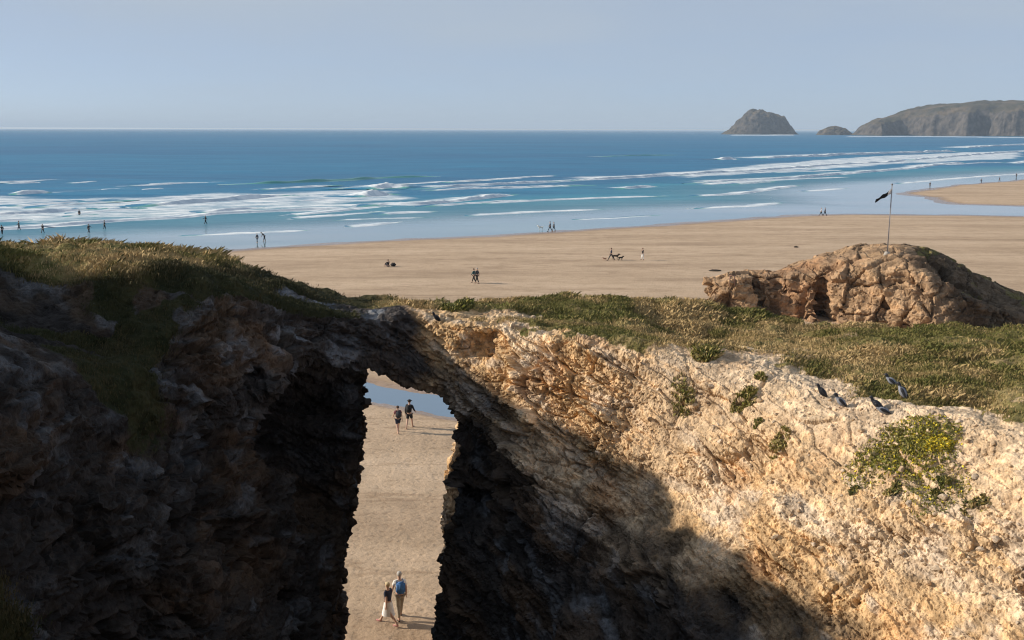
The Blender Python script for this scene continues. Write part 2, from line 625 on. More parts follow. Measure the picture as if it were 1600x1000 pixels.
for _k in range(46):        # lesser breakers between the main ones
    _u, _v = _wr.uniform(-40, 1420), _wr.uniform(262, 346)
    _len = _wr.uniform(50, 230)
    _sv = np.interp(_u + _len * .5, [0, 380, 860, 1300, 1600], [395, 372, 346, 300, 262])
    if _v > _sv - 8 or (_v < 285 - max(0, (_u - 500)) * .035):
        continue
    _sl = -(.035 + .00045 * max(0, _v - 255)) * _wr.uniform(.8, 1.3)
    _n = 4 + int(_len / 40)
    WAVES.append(([(_u + _len * t / _n, _v + _sl * _len * t / _n + _wr.uniform(-.5, .5)) for t in range(_n + 1)], _wr.uniform(.18, .55), _wr.uniform(.6, 1.), _wr.uniform(2, 9), _wr.uniform(.4, .75)))
SHEETS = [  # foam lying flat over the water between the breakers: outline, strength
    ([(-80, 305), (60, 308), (200, 306), (330, 303), (470, 300), (560, 297), (640, 297), (640, 312), (540, 322), (420, 328), (280, 338), (100, 348), (-80, 352)], .66),
    ([(640, 291), (760, 287), (900, 280), (1066, 268), (1066, 273), (900, 284), (760, 292), (640, 297)], .6),
    ([(1060, 270), (1200, 255), (1330, 246), (1500, 238), (1600, 236), (1600, 248), (1450, 254), (1330, 262), (1200, 270), (1060, 280)], .68),
    ([(640, 300), (900, 292), (1100, 290), (1300, 278), (1450, 262), (1400, 272), (1250, 300), (1000, 322), (700, 330)], .22),
    ([(1140, 210.6), (1244, 210.3), (1244, 211.6), (1140, 211.8)], .8),
    ([(1322, 213.0), (1420, 212.4), (1640, 214.6), (1640, 216), (1420, 213.6), (1322, 214.2)], .7),
    ([(0, 345), (300, 338), (600, 326), (560, 345), (300, 362), (0, 378)], .2),
]
rows, v = [], 466.
while v > 206.5:
    rows.append(on_z(800, v)[1])
    v -= .55 if v > 235 else .3
y = rows[-1]
while y < 120000:
    y *= 1.09
    rows.append(y)
uu = np.concatenate([np.linspace(-20000, -900, 24), np.arange(-850, -60, 25), np.arange(-60, 1700, 5.5), np.arange(1700, 2500, 25), np.linspace(2600, 20000, 24)])
X, Y, Fq = wide_grid(rows, uu)
xf, yf = X.ravel(), Y.ravel()
foam = np.zeros(len(xf))
P0 = np.stack([xf, yf, 0 * xf], 1)
wobble = fbm(P0, 1 / 16., 3, 21) * 3
for pts, h, fr, back, fb in WAVES:
    if fb <= 0:
        continue
    c = crest(pts)
    best = np.full(len(xf), 1e9)
    sgn = np.zeros(len(xf))
    endf = np.zeros(len(xf))
    L = np.cumsum([0] + [math.hypot(*(np.array(c[i + 1]) - c[i])) for i in range(len(c) - 1)])
    for i in range(len(c) - 1):
        (ax, ay), (bx, by) = c[i], c[i + 1]
        d, t = seg_dist(xf, yf, ax, ay, bx, by)
        s = np.sign((bx - ax) * (yf - ay) - (by - ay) * (xf - ax))
        m_ = d < best
        best = np.where(m_, d, best)
        sgn = np.where(m_, s, sgn)
        endf = np.where(m_, (L[i] + t * (L[i + 1] - L[i])) / L[-1], endf)
    taper = np.minimum(sstep(0, .10, endf), sstep(1, .93, endf)) * .7 + .3
    q = best * sgn + wobble * min(1, back / 12)
    f = fb * taper * sstep(-1.5, .3, q) * (1 - sstep(back * .25, back, q))
    foam = np.maximum(foam, f)
for pts, s in SHEETS:
    d = poly_sd(xf, yf, crest(pts)) + wobble * 2
    foam = np.maximum(foam, s * sstep(8, -8, d))
land_a, land_b, _ = land_sd(X, Y)
edge = np.minimum(land_a, land_b).ravel()
Zs = np.zeros(len(xf))
deepm = sstep(40, 160, edge)
Zs += deepm * sstep(3000, 600, yf) * (fbm(P0, 1 / 34., 2, 31) * .25)
me = mesh_np('sea', np.stack([xf, yf, Zs], 1), Fq)
attr_f(me, 'foam', foam)
attr_f(me, 'offshore', edge)

def sea_material(name):
    m, nt, b = new_mat(name)
    p = gpos(nt)
    fo = attr(nt, 'foam')
    off = attr(nt, 'offshore')
    mp = nd(nt, 'ShaderNodeMapping')
    mp.inputs['Rotation'].default_value = (0, 0, math.radians(-48))
    mp.inputs['Scale'].default_value = (.5, 1., 1.)
    nt.links.new(p, mp.inputs[0])
    q = mp.outputs[0]
    n1 = noise(nt, q, .045, 5, .6)
    n2 = noise(nt, q, .22, 5, .65)
    n3 = noise(nt, q, 1.1, 4, .65)
    n4 = noise(nt, q, .006, 4, .6)
    mp2 = nd(nt, 'ShaderNodeMapping')
    mp2.inputs['Rotation'].default_value = (0, 0, math.radians(-48))
    mp2.inputs['Scale'].default_value = (.12, 1., 1.)
    nt.links.new(p, mp2.inputs[0])
    n5 = noise(nt, mp2.outputs[0], .07, 6, .65)
    n6 = noise(nt, mp2.outputs[0], .6, 4, .65)
    # water body: sandy blue in the shallows, teal on the bank, deep blue outside
    d1 = maprange(nt, off, 0, 120)
    body = ramp(nt, d1, [(0, (.31, .345, .38)), (.3, (.11, .24, .31)), (.7, (.028, .215, .31)), (1, (.003, .15, .29))])
    body = mix(nt, maprange(nt, n4, .40, .62), body, mix(nt, 1., body, (.50, .78, .86), 'MULTIPLY'))
    body = mix(nt, maprange(nt, n1, .45, .68, 0, .6), body, mix(nt, 1., body, (1.5, 1.35, 1.25), 'MULTIPLY'))
    body = mix(nt, maprange(nt, n5, .38, .66, .0, .55), body, mix(nt, 1., body, (.45, .72, .78), 'MULTIPLY'))
    body = mix(nt, maprange(nt, n6, .50, .75, .0, .45), body, mix(nt, 1., body, (2.2, 1.5, 1.3), 'MULTIPLY'))
    body = mix(nt, attr(nt, 'face'), body, (.10, .33, .30))
    # foam torn by noise
    mixn = math_n(nt, 'ADD', math_n(nt, 'MULTIPLY', n2, .40), math_n(nt, 'MULTIPLY', n3, .25))
    mixn = math_n(nt, 'ADD', mixn, math_n(nt, 'MULTIPLY', n6, .35))
    mixn = math_n(nt, 'MULTIPLY', math_n(nt, 'SUBTRACT', mixn, .5), 1.7)
    thr = math_n(nt, 'SUBTRACT', math_n(nt, 'ADD', math_n(nt, 'MULTIPLY', fo, 1.0), mixn), .42)
    ff = maprange(nt, thr, -.10, .42)
    ff = math_n(nt, 'MULTIPLY', ff, maprange(nt, fo, .02, .12))
    fcol = ramp(nt, n2, [(.35, (.46, .55, .62)), (.62, (.82, .85, .86))])
    c = mix(nt, ff, body, fcol)
    nt.links.new(c, b.inputs['Base Color'])
    calm = maprange(nt, off, 8, 60)
    r = maprange(nt, calm, 0, 1, .06, .36)
    nt.links.new(mix(nt, ff, r, (.9, .9, .9)), b.inputs['Roughness'])
    b.inputs['IOR'].default_value = 1.33
    sp_ = maprange(nt, calm, 0, 1, .55, .14)
    nt.links.new(math_n(nt, 'MULTIPLY', sp_, maprange(nt, ff, 0, 1, 1, .1)), b.inputs['Specular IOR Level'])
    h = math_n(nt, 'ADD', math_n(nt, 'MULTIPLY', n1, 1.2), math_n(nt, 'MULTIPLY', n2, .35))
    bn = nd(nt, 'ShaderNodeBump')
    bn.inputs['Distance'].default_value = 1.0
    nt.links.new(h, bn.inputs['Height'])
    nt.links.new(maprange(nt, calm, 0, 1, .02, .9), bn.inputs['Strength'])
    nt.links.new(bn.outputs[0], b.inputs['Normal'])
    return m
M_SEA = sea_material('sea_water')
SEA = kind(link('sea', me, M_SEA), 'structure')

# breakers: each a swept crest with a steep front, lying on the sea
prof_s = np.array([-2.6, -1.7, -1.15, -.75, -.4, 0., .6, 1.6, 3.2, 5.5, 9.])
prof_h = np.array([-.12, .02, .28, .62, .90, 1., .93, .72, .44, .18, -.10])
prof_f = np.array([.35, .9, 1., 1., 1., 1., .9, .7, .6, .5, .4])
for wi, (pts, h, fr, back, fb) in enumerate(WAVES):
    c = np.array(crest(pts))
    seg = np.hypot(*np.diff(c, axis=0).T)
    L = np.concatenate([[0], np.cumsum(seg)])
    step = max(.7, L[-1] / 260)
    t = np.arange(0, L[-1], step)
    cx, cy = np.interp(t, L, c[:, 0]), np.interp(t, L, c[:, 1])
    for _ in range(8):
        cx[1:-1] = (cx[:-2] + cx[2:] + 2 * cx[1:-1]) / 4
        cy[1:-1] = (cy[:-2] + cy[2:] + 2 * cy[1:-1]) / 4
    tx, ty = np.gradient(cx), np.gradient(cy)
    l_ = np.hypot(tx, ty) + 1e-9
    nxn, nyn = -ty / l_, tx / l_                      # towards the open sea
    P1 = np.stack([cx, cy, np.full(len(t), wi * 9.)], 1)
    e = np.minimum(t, t[-1] - t)
    tap = sstep(0, min(14 + 6 * h, L[-1] * .35), e) * (.78 + .35 * vnoise(P1, 1 / 9., 3))
    tap = np.clip(tap, 0.02, 2)
    wid = (.6 + .5 * h)
    V, FO = [], []
    for k in range(len(prof_s)):
        off = prof_s[k] * wid
        hh = h * prof_h[k] * tap
        Pk = np.stack([cx + nxn * off, cy + nyn * off, hh], 1)
        lump = vnoise(Pk, .9, 40 + wi) * .5 + vnoise(Pk, 2.1, 41 + wi) * .35
        Pk[:, 2] += lump * .22 * h * fr * max(prof_h[k], 0)
        Pk[:, 2] -= .03
        V.append(Pk)
        FO.append(np.clip(prof_f[k] * fr * (1.15 * np.clip(tap * 1.5, 0, 1) + .1) + .2 * fr * lump, 0, 1.3))
    n, mm = len(prof_s), len(t)
    V = np.array(V).reshape(-1, 3)
    i, j = np.meshgrid(np.arange(n - 1), np.arange(mm - 1), indexing='ij')
    Fw = np.stack([i * mm + j, i * mm + j + 1, (i + 1) * mm + j + 1, (i + 1) * mm + j], -1).reshape(-1, 4)
    mw = mesh_np('wave', V, Fw)
    attr_f(mw, 'foam', np.array(FO).ravel())
    attr_f(mw, 'face', np.repeat(np.array([.3, .8, 1, 1, 1, .8, .4, .1, 0, 0, 0]), mm))
    attr_f(mw, 'offshore', np.full(len(V), 34. if fr < .5 else 110.))
    link('wave', mw, M_SEA, SEA)

# ------------------------------------------------------------------ stream on the sand
sx = np.array([(a[0] + b_[0]) / 2 for a, b_ in zip(st_up, st_lo)])
V, Fs = [], []
ns = 8
T = np.linspace(0, len(st_up) - 1, 150)
ua, la = np.array(st_up), np.array(st_lo)
for t in T:
    pu = np.array([np.interp(t, range(len(ua)), ua[:, k]) for k in (0, 1)])
    pl = np.array([np.interp(t, range(len(la)), la[:, k]) for k in (0, 1)])
    dv = pu - pl
    for k in range(ns + 1):
        q = pl - dv * .12 + dv * 1.24 * k / ns
        V.append((q[0], q[1], .4))
for i in range(len(T) - 1):
    for k in range(ns):
        a = i * (ns + 1) + k
        Fs.append((a, a + ns + 1, a + ns + 2, a + 1))
me = mesh_np('stream', V, Fs)
m, nt, b = new_mat('stream_water')
p = gpos(nt)
b.inputs['Base Color'].default_value = (.17, .24, .31, 1)
b.inputs['Roughness'].default_value = .06
b.inputs['IOR'].default_value = 1.33
nt.links.new(bump(nt, noise(nt, p, 2.2, 3), .05, .05), b.inputs['Normal'])
kind(link('stream', me, m), 'structure')
# ------------------------------------------------------------------ the headland with the arch
TOP = RBF([
    # left plateau and its fall to the bridge
    (-11.3, 25, 15.25), (-9.4, 25, 15.25), (-8.6, 24.6, 15.2), (-7.6, 24.4, 15.0), (-6.4, 25.6, 14.55), (-5.6, 26.8, 14.0), (-14, 30, 14.75), (-10, 30, 14.75), (-9, 29, 14.75),
    (-8, 29.5, 14.4), (-7, 30, 14.05), (-6, 30, 13.75), (-5, 30, 13.45), (-4, 30, 13.25), (-18, 35.5, 14.25), (-14, 35.5, 14.25), (-12, 35.5, 14.25), (-9.6, 35, 14.2), (-13, 27.2, 15.2), (-13.6, 23.4, 17.75), (-13.6, 24.3, 17.65), (-14.2, 25.6, 16.1), (-12.4, 21.5, 17.3), (-13.2, 22.6, 17.7), (-22, 34, 14.4),  # includes peaks out of view, heightened to throw the diagonal shadow
    (-8.6, 34.5, 14.0), (-7.6, 34, 13.8), (-6.5, 33.5, 13.55), (-5.4, 33, 13.3), (-4.2, 32.5, 13.2), (-3.2, 32, 13.0), (-6.3, 28.4, 13.8), (-5, 28.4, 13.6), (-3.5, 28.8, 13.5),
    (-2.4, 29.3, 13.4), (-1, 31.5, 13.1),
    # unseen ground off the left edge, raised to cast shade on the walls
    (-10.2, 20, 15.2), (-9.2, 17.5, 15.1), (-12, 18, 17.4), (-9.5, 12, 16.0), (-14, 10, 17.8), (-20, 20, 17.9), (-26, 30, 15.0), (-9.4, 23.7, 14.35), (-8.6, 22.4, 13.8), (-7.6, 22.4, 13.4), (-8.6, 19.5, 14.1), (-11, 23.5, 14.6), (-8.2, 23.4, 14.2), (-10.6, 22.2, 14.3),
    # right of the bridge
    (0, 28.6, 13.15), (0.5, 31, 13.1), (0, 33, 13.05), (1.5, 27, 13.1), (1.3, 34.6, 12.85), (3, 34.6, 12.95), (4.6, 34.4, 12.85), (6.3, 34, 12.7), (2.6, 31, 13.25), (3.2, 31, 13.2), (4.0, 31, 12.35), (3, 32.5, 13.1),
    (3.2, 28.8, 13.0), (5.2, 30.6, 12.2), (6.6, 30, 12.35), (7.8, 29.8, 12.6), (4.0, 29.6, 12.45), (5.6, 32.6, 12.6), (3, 26.6, 13.05), (4.6, 26.2, 12.95), (6.4, 25.2, 12.85), (6.6, 27.6, 12.6), (8.6, 28.6, 12.65), (9, 26, 12.85), (9, 31, 12.45), (9, 33, 12.42),
    (11.5, 27, 12.85), (12, 31, 12.3), (15, 30, 12.35), (13, 33, 12.35), (18, 31, 12.4), (9, 23, 12.75), (12, 22.4, 13.0), (16, 24, 13.2), (22, 25, 13.4), (26, 15, 14.2), (14, 17, 13.4), (13, 11, 14.2), (20, 5, 15.2),
    (7.2, 22.4, 12.75), (8.6, 20.6, 12.75), (10.5, 18.2, 12.9),
    # under and behind the camera
    (0, 0, 16.2), (-4, 1, 16.25), (4, 1, 16.2), (0, -6, 16.5), (10, 0, 15.8), (-10, -4, 16.9), (12, -6, 16.5),
], .03)

GULLY_Z = [0., 8., 10.4, 13.2, 15.6]
GULLY = [
    # near-left, up the left wall, across under the bridge, back along the right wall
    [(-4, 7), (-5.0, 13), (-4.8, 18), (-4.5, 22), (-4.3, 25), (-4.2, 27), (-4.0, 28.2), (-2.2, 28.2), (-2.1, 27.4), (-1.2, 26), (0, 23.5), (1, 20), (2, 17), (3, 14), (4, 10), (4, 7)],
    [(-5.2, 6), (-6.4, 13), (-5.8, 18), (-5.2, 22), (-4.7, 25), (-4.3, 27), (-4.0, 28.2), (-1.6, 28.3), (-1.4, 27.6), (-.6, 26.2), (.6, 24), (2.0, 20.8), (3.2, 17.6), (4.6, 14.5), (5.6, 11), (5, 6)],
    [(-6, 5.2), (-7.3, 13), (-6.6, 18), (-5.9, 22), (-5.1, 25), (-4.5, 27), (-4.0, 28.2), (-2.0, 28.4), (-1.6, 27.9), (-.2, 26.6), (1.3, 25.0), (3.0, 22.9), (4.2, 20.3), (5.4, 18.0), (6.9, 15.6), (8, 12), (7, 5)],
    [(-7, 4.2), (-8.6, 13), (-8.0, 18), (-7.1, 22), (-6.2, 25), (-5.5, 26.8), (-4.9, 28.1), (-4, 28.7), (-2.4, 28.95), (-1.2, 28.2), (0, 27.4), (1.5, 26), (2.85, 25.2), (4.2, 24.7), (6, 23.6), (7.2, 21.6), (9, 19.6), (11, 15), (10, 4.2)],
    [(-8, 3.2), (-9.2, 12), (-9.0, 17), (-8.3, 20), (-7.6, 22.4), (-6.8, 24.6), (-6, 26.6), (-5.4, 28.4), (-4, 29.4), (-2.4, 29.6), (-1, 29), (0, 28), (1.5, 26.8), (2.85, 26), (4.2, 25.4), (6.5, 24.6), (8, 22.6), (10, 20.6), (13, 15), (13, 3.2)],
]
OUTER = [(-45, 35.8), (-20, 36.6), (-12, 36.8), (-9, 36.2), (-7, 35.4), (-5, 34.4), (-3.4, 33.4), (-1, 33.3), (.4, 33.8), (1.4, 35.2), (4.5, 35.2), (6.5, 34.8), (9.5, 33.4), (14, 33), (24, 30), (45, 22), (45, -25), (-45, -25)]

def headland_sdf(x, y, z, P):
    d2 = {}
    x2, y2 = x[:, :, 0], y[:, :, 0]
    D = [poly_sd(x2, y2, p)[:, :, None] for p in GULLY]
    zz = z[0, 0]
    g = np.empty(x.shape)
    for k, zv in enumerate(zz):
        q = np.interp(zv, GULLY_Z, range(len(GULLY_Z)))
        i = min(int(q), len(GULLY_Z) - 2)
        f = q - i
        g[:, :, k] = (D[i] * (1 - f) + D[i + 1] * f)[:, :, 0]
    top = TOP(x2, y2)[:, :, None]
    out = poly_sd(x2, y2, OUTER)[:, :, None] + .12 * (z - 13)
    f = (z - top) * .85
    n_lo = fbm(P, .28, 3, 60).reshape(x.shape)
    n_hi = fbm(P * np.array([1, 1, 1.5], np.float32), .85, 2, 61).reshape(x.shape)
    f = f - .10 * n_hi
    wall = sstep(.2, 2.0, top - z)
    f = smax(f, out + n_lo * .5, .7)
    f = smax(f, -(g + (.18 + .50 * wall) * n_lo + .22 * wall * n_hi), .45)
    # the arch: a slot through the ridge below the bridge
    zc = np.clip((z - 4) / 8., 0, 1.2)
    ty = np.clip((y - 28) / 5., 0, 1)
    xl = -3.85 - .45 * ty - .14 * (11.5 - z) + .15 * np.sin(z * .9 + 1.0)
    xr_ = np.interp(z, [0, 5, 7, 8.5, 10, 11.5], [-2.25, -2.0, -1.6, -1.35, -1.55, -1.8]) + .30 * ty
    mid, half = (xl + xr_) / 2, (xr_ - xl) / 2
    ax = np.abs(x - mid) - half
    roof = 11.72 - .36 * (x + 3.6) - .10 * ty
    a = smax(ax, (z - roof) * .9, .35)
    a = smax(a, np.maximum(26 - y, y - 40), .3)
    f = smax(f, -(a + .14 * n_hi + .10 * n_lo), .18)
    # a hollow to the left of the slot, and the shaded bowl at the right end of the bridge
    for (cx, cy, cz), (rx, ry, rz), w in (((-5.1, 27.4, 10.3), (1.5, 2.0, 2.3), .25), ((-.85, 27.75, 12.55), (.62, .85, .50), .08), ((3.5, 22.8, 10.9), (.4, .42, .34), .12),
                                      ((8.5, 16.6, 10.9), (.6, .55, .45), .15), ((-1.0, 27.6, 9.2), (.8, .8, 1.2), .2)):
        e = (np.sqrt(((x - cx) / rx) ** 2 + ((y - cy) / ry) ** 2 + ((z - cz) / rz) ** 2) - 1) * min(rx, ry, rz)
        f = smax(f, -(e + w * n_hi), .15)
    # foot of the far pillar that catches the sun behind the slot
    e = (np.sqrt(((x + 1.35) / .95) ** 2 + ((y - 36.0) / 2.2) ** 2 + ((z - 5.0) / 3.6) ** 2) - 1) * .9 + .2 * n_hi
    f = np.minimum(f, e)
    return f

def grid_eval(fn, lo, hi, h):
    ax = [np.arange(lo[i], hi[i] + h * .5, h) for i in range(3)]
    x, y, z = np.meshgrid(*ax, indexing='ij')
    P = np.stack([x, y, z], -1).reshape(-1, 3).astype(np.float32)
    return fn(x, y, z, P)

H0 = .24
lo, hi = (-24., -6., -.6), (26., 38.4, 18.3)
Fh = grid_eval(headland_sdf, lo, hi, H0)
Fh[0] = Fh[-1] = 1.
Fh[:, 0] = Fh[:, -1] = 1.
Fh[:, :, 0] = 1.
P, Q = surface_nets(Fh, lo, H0)
del Fh
P = smooth_mesh(P, Q, 1, .35)
N = vert_normals(P, Q)
ctr, nrm = P[Q].mean(1), N[Q].mean(1)
u_, v_, dep = project(ctr)
toc = np.array([0, 0, CAM_H]) - ctr
dist = np.linalg.norm(toc, axis=1)
facing = (nrm * toc).sum(1) / dist
vis = (u_ > -160) & (u_ < 1760) & (v_ > 330) & (v_ < 1110) & (dep > 4)
lev = np.ones(len(Q), int)
lev[vis & (facing > -.45)] = 3
lev[vis & (facing > -.25) & (dist < 33)] = 4
lev[vis & (facing > -.15) & (ctr[:, 0] > -2.6) & (dist < 29)] = 7
V, Qf = refine(P, Q, lev)
V = smooth_mesh(V, Qf, 3, .5)
N = vert_normals(V, Qf)

def plan_dist(V, k=3):
    return poly_sd(V[:, 0], V[:, 1], GULLY[k])
gd = plan_dist(V)                                   # > 0 outside the lip of the cove
hz = TOP(V[:, 0], V[:, 1]) - V[:, 2]                # depth below the old land surface
jit = fbm(V, .55, 3, 70)
is_left = sstep(-1.8, -3.2, V[:, 0] + .5 * jit)
veg_r = sstep(.0, .75, gd + .75 * jit - .30 + .85 * fbm(V, 1.8, 3, 72)) * (1 - .5 * sstep(.45, .65, fbm(V, .65, 3, 73))) * sstep(.62, .80, N[:, 2]) * sstep(1.1, .5, hz)
veg_l = sstep(1.0, .35, hz + .6 * jit) * sstep(.50, .72, N[:, 2]) * np.maximum(sstep(23.9, 24.5, V[:, 1] + .35 * jit), sstep(.35, .6, fbm(V, .7, 3, 76)) * sstep(21, 22, V[:, 1]))
veg = veg_r * (1 - is_left) + veg_l * is_left
bare = sstep(.9, .3, np.abs(V[:, 1] - 29.4 - .25 * np.sin(V[:, 0])) ) * sstep(-7, -5.5, V[:, 0]) * sstep(1.6, 0.2, V[:, 0])   # trodden path over the bridge
veg = veg * (1 - .85 * bare)
# clumps of weed on the shaded left wall
weed = sstep(.15, .5, fbm(V, .38, 3, 75)) * is_left * sstep(-6.2, -7.4, V[:, 0]) * sstep(9.5, 10.5, V[:, 2])
veg = np.maximum(veg, weed * .9)
shade_veg = is_left * np.maximum(sstep(24.7, 24.1, V[:, 1] + .25 * jit), sstep(-8.2, -7.6, V[:, 0] + .3 * jit) * sstep(-3.4, -4.2, V[:, 0]))   # shade painted as dark turf on the flanks of the left hill

# broken rock: blocks at three sizes, each cell its own height and tilt
W = V.astype(np.float32).copy()
ca, sa = math.cos(.5), math.sin(.5)
W = np.stack([(W[:, 0] * ca - W[:, 2] * sa) * .85, W[:, 1] * .75 + W[:, 0] * .1, (W[:, 0] * sa + W[:, 2] * ca) * 1.9], 1)
W += np.stack([vnoise(V, 1.3, 80), vnoise(V, 1.3, 81), vnoise(V, 1.3, 82)], 1) * .14
fine = np.isin(np.arange(len(V)), np.unique(Qf))     # all
f1, gap, val, til = worley(W, 1.05, 90)
bed = W[:, 2] * 1.15 + .45 * vnoise(V, .5, 86) + .12 * vnoise(V, 2.2, 87)
led = (bed - np.floor(bed)) - .5                     # ledges along the bedding
bed2 = W[:, 2] * 3.4 + .5 * vnoise(V, .9, 88)
led2 = (bed2 - np.floor(bed2)) - .5
d1 = (val - .5) * .22 + til * .30 - .12 * sstep(.10, .0, gap)
f1b, gapb, valb, tilb = worley(W, 2.9, 95)
d2 = (valb - .5) * .11 + tilb * .15 - .05 * sstep(.14, .0, gapb)
f1c, gapc, valc, tilc = worley(W * np.array([1.1, 1.2, .62], np.float32) + np.stack([vnoise(V, 5., 83), vnoise(V, 5., 84), vnoise(V, 5., 85)], 1) * .05, 7.6, 99)
d3 = (valc - .5) * .034 + tilc * .055 - .016 * sstep(.15, .0, gapc)
d3 = d3 + .035 * sstep(.90, 1.0, valc) * sstep(.5, .2, f1c)        # stones standing out of the rubble
d4 = fbm(V, 9., 3, 105, .75) * .032 + fbm(W, 1.6, 4, 108, .6) * .07 - .05 * np.abs(fbm(V, 2.2, 3, 107)) * .8
steep = sstep(.86, .45, N[:, 2])
rub = 1 - veg * .75
rough_amt = sstep(-.6, .8, fbm(V, .33, 2, 110)) * .7 + .3
disp = (d1 * (.34 * sstep(.35, .9, rough_amt) + .10 + .84 * steep) * rough_amt + d2 * (.12 + .80 * steep) * (.3 + .7 * rough_amt) + d3 * (.55 + .6 * rough_amt) + d4 + led * (.025 + .14 * steep) * rough_amt + led2 * (.004 + .045 * steep)) * rub
disp *= 1 - .5 * sstep(-2.4, -.7, gd) * sstep(2.2, 3.6, V[:, 0])       # gravelly upper slope
disp += veg * (fbm(V, .8, 2, 111) * .13 + fbm(V, 2.4, 3, 112, .6) * .10)
far_side = (V[:, 1] > 36.5) | (V[:, 1] < 4)
disp = np.where(far_side, 0, disp)
V = V + N * disp[:, None]
# colour of the rock itself
pick = fbm(W * np.array([.8, .8, 1.3], np.float32), .42, 4, 120)
pick2 = fbm(W, 1.1, 4, 121, .6)
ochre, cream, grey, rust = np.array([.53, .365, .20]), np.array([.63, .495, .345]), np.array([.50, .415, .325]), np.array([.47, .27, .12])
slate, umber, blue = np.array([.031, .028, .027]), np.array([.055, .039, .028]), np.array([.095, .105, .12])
w1 = sstep(-.25, .45, pick)[:, None]
w2 = sstep(.15, .6, pick2)[:, None]
w3 = sstep(.35, .75, fbm(V, .8, 3, 122))[:, None]
upper = ochre * (1 - w1) + cream * w1
upper = upper * (1 - .7 * w2) + grey * .7 * w2
upper = upper * (1 - .55 * w3) + rust * .55 * w3
pale = (sstep(-2.6, -.8, gd) * sstep(1.5, 3.5, V[:, 0]) * .55)[:, None]
upper = upper * (1 - pale) + np.array([.52, .405, .285]) * pale
upper *= (.92 + .46 * valc)[:, None]
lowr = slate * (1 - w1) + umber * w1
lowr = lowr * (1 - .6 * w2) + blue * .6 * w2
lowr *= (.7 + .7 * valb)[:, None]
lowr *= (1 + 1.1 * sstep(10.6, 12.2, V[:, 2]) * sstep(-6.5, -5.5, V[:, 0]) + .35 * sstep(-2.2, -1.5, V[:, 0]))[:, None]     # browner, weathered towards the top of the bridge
# dark slate makes the left wall and the lower part of the right one, weathered ochre shale caps it; the slate edge is raised to paint in the cast shade
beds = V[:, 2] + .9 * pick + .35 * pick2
slate_shade_line = 10.75 - .28 * np.clip(V[:, 0], -.5, 6) + .5 * sstep(.5, -1.6, V[:, 0]) + 3.4 * sstep(-2.1, -3.4, V[:, 0] + .5 * pick)
lower_w = sstep(.9, -.9, beds - slate_shade_line)
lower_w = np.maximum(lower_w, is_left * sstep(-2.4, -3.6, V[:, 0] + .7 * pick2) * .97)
lower_w = lower_w * (1 - sstep(33, 34, V[:, 1]) * sstep(11, 10, V[:, 2]) * sstep(-3.2, -2.6, V[:, 0]))     # seaward side of the pillar keeps the pale upper tint
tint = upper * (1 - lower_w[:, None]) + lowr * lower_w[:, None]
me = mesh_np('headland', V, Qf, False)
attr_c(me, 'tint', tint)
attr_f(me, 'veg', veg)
attr_f(me, 'shade_veg', shade_veg)
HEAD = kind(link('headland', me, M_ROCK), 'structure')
V_head, Q_head, veg_head = V, Qf, veg
print('headland quads', len(Qf))
tri_bvh = BVHTree.FromPolygons([tuple(p) for p in V.tolist()], Qf.tolist(), all_triangles=False)

def hit(u, v):
    d = Vector(ray(u, v)).normalized()
    loc, no, i, dd = tri_bvh.ray_cast(Vector((0, 0, CAM_H)), d, 200)
    return loc, no

def drop(x, y, z0=25.):
    loc, no, i, dd = tri_bvh.ray_cast(Vector((x, y, z0)), Vector((0, 0, -1)), 60)
    return loc, no
